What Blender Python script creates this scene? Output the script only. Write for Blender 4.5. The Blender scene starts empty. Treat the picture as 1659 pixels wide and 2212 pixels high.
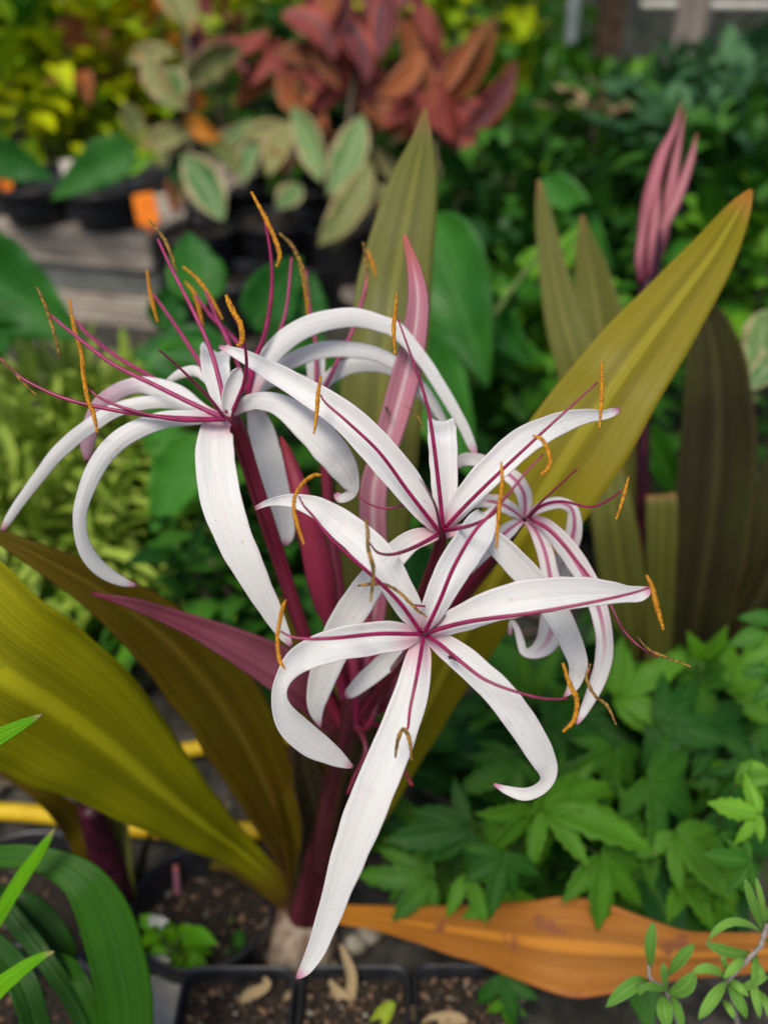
import bpy, math, random
from mathutils import Vector, Matrix, noise
random.seed(7)
R = math.radians
scene = bpy.context.scene
COL = scene.collection
# ---------------------------------------------------------------- camera
H = 0.78; PITCH = 32.0; T = math.tan(R(29))
cam_d = bpy.data.cameras.new("camera"); cam = bpy.data.objects.new("camera", cam_d); COL.objects.link(cam)
cam.location = (0, 0, H); cam.rotation_euler = (R(90 - PITCH), 0, 0)
cam_d.sensor_fit = 'VERTICAL'; cam_d.sensor_height = 24; cam_d.sensor_width = 18; cam_d.lens = 12 / T
cam_d.clip_start = 0.01; cam_d.clip_end = 500
cam_d.dof.use_dof = True; cam_d.dof.focus_distance = 0.425; cam_d.dof.aperture_fstop = 12 / T / 7.2
scene.camera = cam
# ---------------------------------------------------------------- world, sun
SUN_EL, SUN_ROT = 58, 200
w = bpy.data.worlds.new("World"); scene.world = w; w.use_nodes = True
nt = w.node_tree; bg = nt.nodes['Background']
sky = nt.nodes.new('ShaderNodeTexSky'); sky.sky_type = 'NISHITA'; sky.sun_disc = False
sky.sun_elevation = R(SUN_EL); sky.sun_rotation = R(SUN_ROT); sky.air_density = 1.0; sky.dust_density = 3.0; sky.ozone_density = 1.0
nt.links.new(sky.outputs[0], bg.inputs[0]); bg.inputs[1].default_value = 0.115
sun_d = bpy.data.lights.new("sun", 'SUN'); sun_d.energy = 2.4; sun_d.angle = R(20); sun_d.color = (1, 0.94, 0.82)
sun = bpy.data.objects.new("sun", sun_d); COL.objects.link(sun)
a = R(SUN_ROT); el = R(SUN_EL)
sdir = Vector((math.sin(a) * math.cos(el), math.cos(a) * math.cos(el), math.sin(el)))
sun.rotation_euler = sdir.to_track_quat('Z', 'Y').to_euler()
scene.view_settings.view_transform = 'Standard'; scene.view_settings.look = 'None'
scene.view_settings.gamma = 1; scene.view_settings.exposure = 0.2
# ---------------------------------------------------------------- pixel helpers (photo at 1659 x 2212)
CP = Vector((0, 0, H))
FW = Vector((0, math.cos(R(PITCH)), -math.sin(R(PITCH)))); RT = Vector((1, 0, 0)); UP = Vector((0, math.sin(R(PITCH)), math.cos(R(PITCH))))
def ray(x, y): return FW + RT * ((x - 829.5) / 1106 * T) - UP * ((y - 1106) / 1106 * T)
def P(x, y, z): return CP + ray(x, y) * z
def G(x, y, h=0.0):
    r = ray(x, y); return CP + r * ((h - H) / r.z)
def dep(p): return (p - CP).dot(FW)
def pxs(z): return z * T / 1106
# ---------------------------------------------------------------- objects
WL = {}
def tag(o, label=None, cat=None, group=None, kind=None):
    if label: o['label'] = label
    if cat: o['category'] = cat
    if group: o['group'] = group
    if kind: o['kind'] = kind
    return o
def put(o, parent, origin):
    COL.objects.link(o); WL[o] = Vector(origin)
    if parent is not None:
        o.parent = parent; o.location = Vector(origin) - WL[parent]
    else: o.location = origin
def thing(name, loc, label, cat, group=None):
    o = bpy.data.objects.new(name, None); o.empty_display_size = 0.05
    put(o, None, loc); return tag(o, label, cat, group)
class MB:
    def __init__(s): s.v = []; s.f = []; s.uv = []; s.r = []; s.m = []
    def add(s, v, f, uv=None, rnd=0.5, mi=0):
        b = len(s.v); s.v += v; s.f += [tuple(i + b for i in q) for q in f]
        s.uv += uv if uv else [(0, 0)] * len(v); s.r += [rnd] * len(v) if not isinstance(rnd, list) else rnd; s.m += [mi] * len(f)
    def build(s, name, mat, parent=None, smooth=True, thick=0, origin=None, label=None):
        if origin is None:
            n = max(1, len(s.v)); origin = WL[parent] if parent is not None else sum(s.v, Vector()) / n
        origin = Vector(origin)
        me = bpy.data.meshes.new(name); me.from_pydata([tuple(p - origin) for p in s.v], [], s.f)
        mats = mat if isinstance(mat, (list, tuple)) else [mat]
        for m in mats: me.materials.append(m)
        uvl = me.uv_layers.new(name='UVMap')
        flat = []
        for l in me.loops: flat += s.uv[l.vertex_index]
        uvl.data.foreach_set('uv', flat)
        at = me.attributes.new('rnd', 'FLOAT', 'POINT'); at.data.foreach_set('value', s.r)
        me.polygons.foreach_set('material_index', s.m)
        me.polygons.foreach_set('use_smooth', [smooth] * len(me.polygons)); me.update()
        o = bpy.data.objects.new(name, me); put(o, parent, origin)
        if thick:
            md = o.modifiers.new('thickness', 'SOLIDIFY'); md.thickness = thick; md.offset = 0
        if label: o['label'] = label
        return o
def cr(p0, p1, p2, p3, t):
    return 0.5 * ((2 * p1) + (-p0 + p2) * t + (2 * p0 - 5 * p1 + 4 * p2 - p3) * t * t + (-p0 + 3 * p1 - 3 * p2 + p3) * t ** 3)
def spline(pts, vals, n):
    """pts Vectors, vals list of tuples; n samples even in arc length of the control polygon"""
    L = [0]
    for i in range(1, len(pts)): L.append(L[-1] + max(1e-5, (pts[i] - pts[i - 1]).length))
    out = []
    for k in range(n + 1):
        d = L[-1] * k / n; i = 0
        while i < len(L) - 2 and L[i + 1] < d: i += 1
        t = (d - L[i]) / (L[i + 1] - L[i])
        q = [max(0, i - 1), i, i + 1, min(len(pts) - 1, i + 2)]
        if i == 0: a0 = 2 * pts[0] - pts[1]
        else: a0 = pts[q[0]]
        if i + 2 > len(pts) - 1: a3 = 2 * pts[-1] - pts[-2]
        else: a3 = pts[q[3]]
        p = cr(a0, pts[i], pts[i + 1], a3, t)
        vv = []
        for c in range(len(vals[0])):
            x0, x1, x2, x3 = (vals[j][c] for j in q)
            if c == 0:
                x = cr(x0, x1, x2, x3, t); x = max(min(x1, x2) * .9, min(x, max(x1, x2) * 1.08))
            else: x = x1 + (x2 - x1) * (t * t * (3 - 2 * t))
            vv.append(x)
        out.append((p, vv, d / L[-1]))
    return out
def ribbon(mb, pts, n=40, nc=8, cup=0.25, rnd=0.5, wav=0.0, seed=0, world=False, fold=0.0):
    """pts: (x, y, depth, width_px, roll_deg). A curved blade with a channelled section."""
    if world: P3 = [Vector(p[0]) for p in pts]; vals = [(p[1], R(p[2]) if len(p) > 2 else 0) for p in pts]
    else:
        P3 = [P(p[0], p[1], p[2]) for p in pts]
        vals = [(p[3] * pxs(p[2]) / max(.25, math.cos(R(p[4]) if len(p) > 4 else 0)), R(p[4]) if len(p) > 4 else 0) for p in pts]
    S = spline(P3, vals, n); prev = None; v = []; f = []; uv = []
    for k, (p, (wd, roll), t) in enumerate(S):
        a = S[max(0, k - 1)][0]; b = S[min(n, k + 1)][0]; tg = (b - a).normalized()
        vd = (p - CP).normalized(); sd = tg.cross(vd)
        if sd.length < 0.15 and prev is not None: sd = prev - tg * prev.dot(tg)
        sd.normalize()
        if prev is not None:
            if sd.dot(prev) < 0: sd = -sd
            sd = (sd * .6 + prev * .4); sd = (sd - tg * sd.dot(tg)).normalized()
        prev = sd; nm = tg.cross(sd)
        if k == 0 and nm.dot(vd) > 0: sgn = -1
        elif k == 0: sgn = 1
        nm = nm * sgn
        rot = Matrix.Rotation(roll, 3, tg); s2 = rot @ sd; n2 = rot @ nm
        for j in range(nc + 1):
            u = -1 + 2 * j / nc; hw = wd / 2
            wv = 0
            if wav: wv = wav * hw * (abs(u) ** 1.5) * noise.noise(Vector((t * 7 + seed * 3.1, u * 1.2 + seed, seed)))
            eh = 1 + (0.065 * noise.noise(Vector((t * 14, seed * 5.7, (1 if u > 0 else -1) * 3))) if wav else 0)
            rg = .05 * hw * noise.noise(Vector((u * 3.2, t * 1.5, seed * 9 + 4))) if wav else 0
            off = s2 * (u * hw * eh) + n2 * (rg + cup * hw * (u * u - .3) + fold * hw * (abs(u) - .5) + wv)
            v.append(p + off); uv.append((j / nc, t))
    for k in range(n):
        for j in range(nc):
            q = k * (nc + 1) + j; f.append((q, q + 1, q + nc + 2, q + nc + 1))
    mb.add(v, f, uv, rnd)
def tube(mb, pts, n=30, nc=8, rnd=0.5, bump=0.0, bs=300, world=False, flat=1.0, groove=0):
    """pts: (x, y, depth, radius_px) -> round tapering tube"""
    if world: P3 = [Vector(p[0]) for p in pts]; vals = [(p[1],) for p in pts]
    else: P3 = [P(p[0], p[1], p[2]) for p in pts]; vals = [(p[3] * pxs(p[2]),) for p in pts]
    S = spline(P3, vals, n); v = []; f = []; uv = []; ref = None
    for k, (p, (r,), t) in enumerate(S):
        a = S[max(0, k - 1)][0]; b = S[min(n, k + 1)][0]; tg = (b - a).normalized()
        if ref is None:
            vd = (p - CP).normalized(); ref = tg.cross(vd)
            if ref.length < .1: ref = tg.cross(Vector((0, 0, 1)))
        ref = (ref - tg * ref.dot(tg)).normalized(); bi = tg.cross(ref)
        for j in range(nc):
            an = 2 * math.pi * j / nc; rr = r * (1 - groove * abs(math.sin(an * 1.5)))
            q = ref * math.cos(an) * rr + bi * math.sin(an) * rr * flat
            if bump: q *= 1 + bump * (noise.noise((p + q) * bs) + .6 * noise.noise((p + q) * bs * 2.7))
            v.append(p + q); uv.append((j / nc, t))
    for k in range(n):
        for j in range(nc):
            q = k * nc; f.append((q + j, q + (j + 1) % nc, q + nc + (j + 1) % nc, q + nc + j))
    f.append(tuple(reversed(range(nc)))); f.append(tuple(n * nc + j for j in range(nc)))
    mb.add(v, f, uv, rnd)
def lathe(mb, prof, c, n=32, sq=0, mi=0, rot=0):
    v = []; f = []
    for r, z in prof:
        for j in range(n):
            an = 2 * math.pi * j / n
            if sq:
                e = 2 / sq; cx, sx = math.cos(an), math.sin(an)
                x = math.copysign(abs(cx) ** e, cx) * r; y = math.copysign(abs(sx) ** e, sx) * r
            else: x, y = math.cos(an) * r, math.sin(an) * r
            x, y = x * math.cos(rot) - y * math.sin(rot), x * math.sin(rot) + y * math.cos(rot)
            v.append(Vector((c[0] + x, c[1] + y, c[2] + z)))
    for k in range(len(prof) - 1):
        for j in range(n):
            q = k * n; f.append((q + j, q + (j + 1) % n, q + n + (j + 1) % n, q + n + j))
    mb.add(v, f, mi=mi)
def box(mb, a, b, wd, h, top, off=0):
    """beam whose top centre line runs a->b (xy), width wd, height h, top z"""
    a = Vector((a[0], a[1], 0)); b = Vector((b[0], b[1], 0)); d = (b - a).normalized(); s = Vector((-d.y, d.x, 0)) * wd / 2
    v = []
    for z in (top - h, top):
        for q in (a - s, b - s, b + s, a + s): v.append(q + Vector((0, 0, z)))
    L = (b - a).length
    uv = [(0, 0), (L, 0), (L, wd), (0, wd)] * 2
    mb.add(v, [(0, 3, 2, 1), (4, 5, 6, 7), (0, 1, 5, 4), (1, 2, 6, 5), (2, 3, 7, 6), (3, 0, 4, 7)], uv)
# ---------------------------------------------------------------- materials
def nmat(name):
    m = bpy.data.materials.new(name); m.use_nodes = True; nt = m.node_tree
    return m, nt, nt.nodes['Principled BSDF'], nt.nodes, nt.links
def mixc(N, Lk, fac, a, b, mode='MIX'):
    x = N.new('ShaderNodeMix'); x.data_type = 'RGBA'; x.blend_type = mode
    for s, val in ((x.inputs[0], fac), (x.inputs[6], a), (x.inputs[7], b)):
        if hasattr(val, 'links') or isinstance(val, bpy.types.NodeSocket): Lk.new(val, s)
        elif isinstance(val, (int, float)): s.default_value = val
        else: s.default_value = (*val[:3], 1)
    return x.outputs[2]
def math_(N, Lk, op, a, b=0.0, c=None, clamp=False):
    x = N.new('ShaderNodeMath'); x.operation = op; x.use_clamp = clamp
    for i, val in enumerate((a, b, c)):
        if val is None: continue
        if isinstance(val, bpy.types.NodeSocket): Lk.new(val, x.inputs[i])
        else: x.inputs[i].default_value = val
    return x.outputs[0]
def sstep(N, Lk, x, a, b):
    m = N.new('ShaderNodeMapRange'); m.interpolation_type = 'SMOOTHSTEP'
    Lk.new(x, m.inputs[0]); m.inputs[1].default_value = a; m.inputs[2].default_value = b; m.inputs[3].default_value = 0; m.inputs[4].default_value = 1
    return m.outputs[0]
def uvn(N, Lk):
    u = N.new('ShaderNodeUVMap'); u.uv_map = 'UVMap'; s = N.new('ShaderNodeSeparateXYZ'); Lk.new(u.outputs[0], s.inputs[0])
    return s.outputs[0], s.outputs[1]
def noi(N, Lk, scale, detail=3, vec=None, rough=.5):
    n = N.new('ShaderNodeTexNoise'); n.inputs['Scale'].default_value = scale; n.inputs['Detail'].default_value = detail; n.inputs['Roughness'].default_value = rough
    if vec is None:
        g = N.new('ShaderNodeNewGeometry'); vec = g.outputs['Position']
    Lk.new(vec, n.inputs['Vector']); return n.outputs[0]
def comb(N, Lk, x, y, z=0.0):
    c = N.new('ShaderNodeCombineXYZ')
    for i, val in enumerate((x, y, z)):
        if isinstance(val, bpy.types.NodeSocket): Lk.new(val, c.inputs[i])
        else: c.inputs[i].default_value = val
    return c.outputs[0]
def stripes(N, Lk, U, V, fu, fv):
    att = N.new('ShaderNodeObjectInfo')
    return noi(N, Lk, 1, 2, comb(N, Lk, math_(N, Lk, 'MULTIPLY', U, fu), math_(N, Lk, 'MULTIPLY', V, fv), math_(N, Lk, 'MULTIPLY', att.outputs['Random'], 50)))
def translucent(nt, N, Lk, bsdf, colsock, amt):
    tr = N.new('ShaderNodeBsdfTranslucent'); Lk.new(colsock, tr.inputs[0])
    mx = N.new('ShaderNodeMixShader'); mx.inputs[0].default_value = amt
    Lk.new(bsdf.outputs[0], mx.inputs[1]); Lk.new(tr.outputs[0], mx.inputs[2])
    Lk.new(mx.outputs[0], N['Material Output'].inputs[0])
def petal_mat(name, stripe=0.0, blush=0.3, under=0.0):
    m, nt, b, N, Lk = nmat(name); U, V = uvn(N, Lk)
    st = stripes(N, Lk, U, V, 34, 2.5); st2 = stripes(N, Lk, U, V, 9, 3)
    c = mixc(N, Lk, sstep(N, Lk, st, .40, .62), (0.79, 0.79, 0.785), (0.86, 0.86, 0.845))
    c = mixc(N, Lk, math_(N, Lk, 'MULTIPLY', sstep(N, Lk, st2, .5, .75), blush * .55), c, (0.80, 0.50, 0.62))
    if under: c = mixc(N, Lk, math_(N, Lk, 'MULTIPLY', sstep(N, Lk, V, .35, .7), under), c, (0.66, 0.34, 0.48))
    base = sstep(N, Lk, V, .12, 0.0)
    c = mixc(N, Lk, math_(N, Lk, 'MULTIPLY', base, .62), c, (0.72, 0.22, 0.36))
    tip = sstep(N, Lk, math_(N, Lk, 'ADD', V, math_(N, Lk, 'MULTIPLY', st2, .03)), .955, 1.01)
    c = mixc(N, Lk, math_(N, Lk, 'MULTIPLY', tip, .75), c, (0.62, 0.12, 0.30))
    edge = sstep(N, Lk, math_(N, Lk, 'ABSOLUTE', math_(N, Lk, 'SUBTRACT', U, .5)), .44, .5)
    c = mixc(N, Lk, math_(N, Lk, 'MULTIPLY', edge, blush * .5), c, (0.70, 0.38, 0.5))
    if stripe:
        s = sstep(N, Lk, math_(N, Lk, 'ABSOLUTE', math_(N, Lk, 'SUBTRACT', U, .5)), .17, .07)
        s = math_(N, Lk, 'MULTIPLY', s, sstep(N, Lk, V, .78, .45)); s = math_(N, Lk, 'MULTIPLY', s, stripe)
        c = mixc(N, Lk, s, c, (0.52, 0.04, 0.22))
    br = sstep(N, Lk, noi(N, Lk, 42, 5, None, .6), .60, .74); c = mixc(N, Lk, math_(N, Lk, 'MULTIPLY', br, .30), c, (0.50, 0.44, 0.50))
    po = sstep(N, Lk, noi(N, Lk, 520, 1), .755, .775); c = mixc(N, Lk, math_(N, Lk, 'MULTIPLY', po, .7), c, (0.72, 0.42, 0.08))
    spot = sstep(N, Lk, noi(N, Lk, 190, 2), .73, .78)
    c = mixc(N, Lk, math_(N, Lk, 'MULTIPLY', spot, .35), c, (0.55, 0.42, 0.30))
    Lk.new(c, b.inputs['Base Color']); b.inputs['Roughness'].default_value = .48; b.inputs['Specular IOR Level'].default_value = .35
    bp = N.new('ShaderNodeBump'); bp.inputs['Strength'].default_value = .35; bp.inputs['Distance'].default_value = .0005
    Lk.new(st, bp.inputs['Height']); Lk.new(bp.outputs[0], b.inputs['Normal'])
    translucent(nt, N, Lk, b, c, .34); return m
def leaf_mat(name, c1, c2,  mid=None, edge=None, tipc=None, veins=26, rough=.42, tr=.18, blot=None, midw=.06, nscale=9, vs=.35, basec=None, en=None, tip0=None):
    def sat(c, k=1.08):
        l = .25 * c[0] + .65 * c[1] + .1 * c[2]; return tuple(max(.0015, l + (x - l) * k) for x in c)
    c1, c2 = sat(c1), sat(c2)
    if en is None: en = .35 if 'varieg' in name else .06
    if tip0 is None: tip0 = .955 if name.startswith('leaf') else .88
    m, nt, b, N, Lk = nmat(name); U, V = uvn(N, Lk)
    att = N.new('ShaderNodeAttribute'); att.attribute_name = 'rnd'
    st = stripes(N, Lk, U, V, veins, 1.2); n1 = noi(N, Lk, nscale, 3)
    f = math_(N, Lk, 'ADD', math_(N, Lk, 'MULTIPLY', n1, 1.1), math_(N, Lk, 'SUBTRACT', math_(N, Lk, 'MULTIPLY', att.outputs['Fac'], .9), .5), None, True)
    c = mixc(N, Lk, sstep(N, Lk, f, .25, .85), c1, c2)
    c = mixc(N, Lk, math_(N, Lk, 'MULTIPLY', sstep(N, Lk, st, .4, .62), vs), c, [x * .62 for x in c1])
    ab = math_(N, Lk, 'ABSOLUTE', math_(N, Lk, 'SUBTRACT', U, .5))
    if edge:
        e = math_(N, Lk, 'ADD', ab, math_(N, Lk, 'MULTIPLY', math_(N, Lk, 'SUBTRACT', noi(N, Lk, 60, 2), .5), en))
        c = mixc(N, Lk, sstep(N, Lk, e, edge[1], edge[1] + .06), c, edge[0])
    if mid: c = mixc(N, Lk, math_(N, Lk, 'MULTIPLY', sstep(N, Lk, ab, midw, midw * .2), .85), c, mid)
    if tipc: c = mixc(N, Lk, sstep(N, Lk, V, tip0, 1.0), c, tipc)
    if basec: c = mixc(N, Lk, sstep(N, Lk, V, basec[1], 0.0), c, basec[0])
    if name.startswith('leaf'):
        sp = sstep(N, Lk, noi(N, Lk, 75, 4, None, .65), .64, .72); c = mixc(N, Lk, math_(N, Lk, 'MULTIPLY', sp, .45), c, [x * .55 + .01 for x in c1])
        bd = math_(N, Lk, 'MULTIPLY', sstep(N, Lk, ab, .05, .10), sstep(N, Lk, ab, .26, .14)); c = mixc(N, Lk, math_(N, Lk, 'MULTIPLY', bd, .5), c, [x * .5 for x in c1])
        fv = stripes(N, Lk, U, V, 95, 1.5); c = mixc(N, Lk, math_(N, Lk, 'MULTIPLY', sstep(N, Lk, fv, .42, .6), .28), c, [min(1, x * 1.45 + .004) for x in c2])
    if blot: c = mixc(N, Lk, sstep(N, Lk, noi(N, Lk, 38, 3), .62, .70), c, blot)
    Lk.new(c, b.inputs['Base Color']); rn = N.new('ShaderNodeMapRange'); Lk.new(noi(N, Lk, 28, 3), rn.inputs[0]); rn.inputs[1].default_value = .3; rn.inputs[2].default_value = .7; rn.inputs[3].default_value = rough - .08; rn.inputs[4].default_value = rough + .2
    Lk.new(rn.outputs[0], b.inputs['Roughness']); b.inputs['Specular IOR Level'].default_value = .2
    bp = N.new('ShaderNodeBump'); bp.inputs['Strength'].default_value = .6; bp.inputs['Distance'].default_value = .0015
    Lk.new(st, bp.inputs['Height']); Lk.new(bp.outputs[0], b.inputs['Normal'])
    translucent(nt, N, Lk, b, c, tr); return m
def plain(name, c1, c2, scale=200, rough=.6, bump=.3, dist=.0005, along=None, spec=.3, det=4, grain=None):
    m, nt, b, N, Lk = nmat(name)
    if along:
        U, V = uvn(N, Lk); n = stripes(N, Lk, U, V, along[0], along[1])
    elif grain:
        g = N.new('ShaderNodeNewGeometry'); mp = N.new('ShaderNodeMapping'); mp.inputs['Scale'].default_value = grain; Lk.new(g.outputs['Position'], mp.inputs[0]); n = noi(N, Lk, 1, 5, mp.outputs[0], .7)
    else: n = noi(N, Lk, scale, det, None, .6)
    c = mixc(N, Lk, sstep(N, Lk, n, .36, .66), c1, c2)
    Lk.new(c, b.inputs['Base Color']); b.inputs['Roughness'].default_value = rough; b.inputs['Specular IOR Level'].default_value = spec
    bp = N.new('ShaderNodeBump'); bp.inputs['Strength'].default_value = bump; bp.inputs['Distance'].default_value = dist
    Lk.new(n, bp.inputs['Height']); Lk.new(bp.outputs[0], b.inputs['Normal']); return m
M = {}
M['petal'] = petal_mat('petal_white')
M['petal_pink'] = petal_mat('petal_pink_stripe', .85, .9)
M['petal_under'] = petal_mat('petal_back', 0, .5)
M['petal_mauve'] = petal_mat('petal_mauve_back', 0, .6, .8)
M['fil'] = plain('filament_magenta', (0.19, 0.004, 0.050), (0.30, 0.008, 0.085), 160, .38, .1, spec=.5)
M['fil_far'] = plain('filament_rose', (0.26, 0.02, 0.095), (0.34, 0.035, 0.125), 160, .4, .1, spec=.4)
M['anther'] = plain('anther_pollen', (0.30, 0.11, 0.008), (0.62, 0.27, 0.012), 700, .85, .8, .0008)
M['anther_olive'] = plain('anther_spent', (0.07, 0.045, 0.015), (0.36, 0.19, 0.03), 500, .8, .7, .0006)
M['style'] = plain('style_drab', (0.10, 0.03, 0.06), (0.2, 0.06, 0.1), 300)
M['ftube'] = plain('floral_tube_red', (0.11, 0.008, 0.022), (0.25, 0.02, 0.055), 1, .4, .3, .0005, along=(12, 2), spec=.4)
M['scape'] = plain('scape_maroon', (0.035, 0.007, 0.010), (0.085, 0.016, 0.024), 1, .4, .3, .0005, along=(10, 3))
M['bud'] = leaf_mat('bud_red', (0.17, 0.016, 0.050), (0.34, 0.055, 0.075), tipc=(0.5, .05, .07), veins=10, tr=.05)
M['bract'] = leaf_mat('bract_pink', (0.46, 0.16, 0.23), (0.52, 0.27, 0.32), mid=(0.62, .48, .50), tipc=(.52, .14, .13), veins=12, tr=.15, midw=.12, basec=((0.25, .02, .08), .5))
M['bud_far'] = leaf_mat('bud_dusty_pink', (0.34, 0.10, 0.13), (0.40, 0.18, 0.20), tipc=(.35, .12, .08), veins=8, tr=.08, basec=((0.10, .01, .03), .5))
M['bract_dark'] = leaf_mat('bract_plum', (0.11, 0.018, 0.030), (0.25, 0.085, 0.12), tipc=(.14, .012, .03), veins=10, tr=.1)
M['leaf_olive'] = leaf_mat('leaf_olive', (0.150, 0.155, 0.040), (0.115, 0.12, 0.026), mid=(0.20, .19, .03), edge=((0.17, .07, .03), .485), tipc=(.32, .16, .06), veins=34)
M['leaf_gold'] = leaf_mat('leaf_gold_green', (0.235, 0.195, 0.018), (0.165, 0.145, 0.012), mid=(0.32, .28, .02), edge=((0.22, .06, .02), .485), tipc=(.45, .16, .03), veins=30, midw=.09)
M['leaf_green'] = leaf_mat('leaf_yellow_green', (0.23, 0.225, 0.003), (0.32, 0.32, 0.006), mid=(0.50, .49, .012), edge=((0.14, .03, .01), .49), veins=30, midw=.09, blot=None, basec=((.10, .04, .012), .2))
M['leaf_bronze'] = leaf_mat('leaf_bronze', (0.095, 0.058, 0.006), (0.125, 0.105, 0.010), mid=(0.16, .11, .012), edge=((0.08, .012, .01), .47), veins=30, basec=((.05, .008, .012), .4))
M['leaf_orange'] = leaf_mat('leaf_withered_orange', (0.31, 0.115, 0.020), (0.39, 0.165, 0.040), mid=(0.55, .22, .02), edge=((0.42, .10, .04), .47), veins=46, midw=.1, rough=.5, basec=((.46, .18, .012), .35), blot=(.25, .085, .03))
M['leaf_brown'] = leaf_mat('leaf_dark_brown', (0.022, 0.013, 0.008), (0.040, 0.044, 0.010), mid=(0.05, .042, .012), edge=((0.09, .035, .01), .475), veins=26, rough=.75)
M['strap'] = leaf_mat('strap_leaf_green', (0.022, 0.085, 0.003), (0.040, 0.135, 0.006), mid=(0.03, .11, .01), veins=14, rough=.35)
M['strap_d'] = leaf_mat('strap_leaf_dark', (0.014, 0.055, 0.006), (0.022, 0.085, 0.008), mid=(0.03, .09, .01), veins=20, rough=.35)
M['strap_b'] = leaf_mat('strap_leaf_bright', (0.11, 0.32, 0.01), (0.15, 0.38, 0.02), tipc=(.35, .28, .12), veins=14, rough=.4)
M['taro'] = leaf_mat('broad_leaf_green', (0.020, 0.105, 0.016), (0.055, 0.20, 0.028), mid=(0.06, .20, .04), veins=9, rough=.45, midw=.03, vs=.2)
M['lobed'] = leaf_mat('lobed_leaf_green', (0.017, 0.075, 0.009), (0.075, 0.205, 0.016), mid=(0.07, .17, .02), veins=7, rough=.5, midw=.03, vs=.25, tipc=(.40, .26, .10), tip0=.965)
M['dgreen'] = leaf_mat('foliage_dark', (0.012, 0.055, 0.010), (0.055, 0.17, 0.022), mid=(0.05, .13, .02), veins=5)
M['mgreen'] = leaf_mat('foliage_mid', (0.030, 0.12, 0.012), (0.15, 0.34, 0.035), mid=(0.08, .2, .03), veins=5)
M['lime'] = leaf_mat('foliage_lime', (0.15, 0.28, 0.012), (0.60, 0.64, 0.04), mid=(0.4, .45, .05), veins=5)
M['grassy'] = leaf_mat('foliage_grassy', (0.20, 0.30, 0.04), (0.48, 0.60, 0.13), mid=(0.2, .3, .08), veins=3)
M['greygreen'] = leaf_mat('foliage_greygreen', (0.035, 0.11, 0.04), (0.13, 0.27, 0.12), mid=(0.15, .25, .15), veins=5)
M['varieg'] = leaf_mat('variegated_green_cream', (0.085, 0.19, 0.065), (0.17, 0.28, 0.10), mid=(0.3, .35, .2), edge=((0.36, .32, .16), .33), veins=9, blot=None)
M['varieg_o'] = leaf_mat('variegated_olive_cream', (0.14, 0.18, 0.055), (0.27, 0.27, 0.11), mid=(0.3, .3, .15), edge=((0.40, .30, .15), .38), veins=9, blot=(.45, .16, .06))
M['redleaf'] = leaf_mat('red_maroon_leaf', (0.10, 0.040, 0.050), (0.29, 0.072, 0.060), mid=(0.42, .08, .05), edge=((0.42, .09, .06), .36), veins=9)
M['redleaf_o'] = leaf_mat('rust_leaf', (0.16, 0.06, 0.03), (0.32, 0.10, 0.035), mid=(0.35, .12, .05), edge=((0.5, .2, .1), .40), veins=9)
M['orange_leaf'] = leaf_mat('orange_dying_leaf', (0.38, 0.12, 0.02), (0.5, 0.2, 0.04), veins=8)
M['sage'] = leaf_mat('sage_leaf', (0.12, 0.27, 0.045), (0.22, 0.42, 0.08), mid=(0.2, .34, .12), edge=((0.2, .36, .13), .46), veins=14, rough=.7, midw=.05)
M['sage_y'] = leaf_mat('sage_leaf_yellowing', (0.30, 0.36, 0.04), (0.22, 0.38, 0.06), mid=(0.3, .4, .1), veins=12, rough=.7)
M['sage_stem'] = plain('sage_stem_grey', (0.17, 0.15, 0.14), (0.30, 0.27, 0.25), 300, .8)
M['stem'] = plain('stem_brown', (0.06, 0.045, 0.03), (0.13, 0.10, 0.07), 150, .8)
M['stem_g'] = plain('stem_green', (0.06, 0.12, 0.02), (0.12, 0.18, 0.04), 150, .6)
M['stem_p'] = plain('stalk_dark_purple', (0.02, 0.004, 0.010), (0.055, 0.008, 0.018), 100, .4)
M['black'] = plain('black_plastic', (0.012, 0.013, 0.015), (0.022, 0.023, 0.027), 60, .38, .05, spec=.5)
M['bluepot'] = plain('grey_blue_plastic', (0.06, 0.075, 0.10), (0.10, 0.12, 0.15), 60, .4, .05, spec=.5)
M['soil'] = plain('potting_soil', (0.010, 0.008, 0.006), (0.045, 0.032, 0.022), 260, .95, 1.0, .004)
M['chip'] = plain('bark_chip', (0.13, 0.075, 0.04), (0.24, 0.15, 0.09), 90, .9, .5, .001)
M['pumice'] = plain('pumice_pale', (0.20, 0.18, 0.14), (0.36, 0.32, 0.26), 120, .9, .5, .001)
M['ground'] = plain('ground_grey_soil', (0.018, 0.017, 0.014), (0.070, 0.064, 0.054), 26, .95, .8, .01)
M['litter'] = plain('leaf_litter', (0.05, 0.04, 0.025), (0.22, 0.18, 0.12), 40, .9, .4, .001)
M['wood'] = plain('weathered_timber', (0.17, 0.14, 0.115), (0.56, 0.48, 0.40), 1, .85, .8, .004, grain=(5, 5, 120))
M['wood_post'] = plain('weathered_post', (0.12, 0.10, 0.085), (0.34, 0.29, 0.25), 1, .85, .8, .004, grain=(90, 90, 3))
M['paleboard'] = plain('pale_painted_board', (0.45, 0.43, 0.38), (0.62, 0.60, 0.54), 40, .7, .2)
M['wire'] = plain('galvanised_wire', (0.34, 0.36, 0.33), (0.5, 0.52, 0.48), 60, .5, .1, spec=.6)
M['steel'] = plain('galvanised_post', (0.16, 0.19, 0.20), (0.26, 0.29, 0.30), 30, .5, .1, spec=.5)
M['darkwood'] = plain('dark_wood_post', (0.035, 0.02, 0.012), (0.08, 0.05, 0.03), 40, .9, .5, .003)
M['yellow'] = plain('yellow_plastic_pipe', (0.55, 0.36, 0.008), (0.66, 0.45, 0.015), 40, .5, .1)
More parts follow.
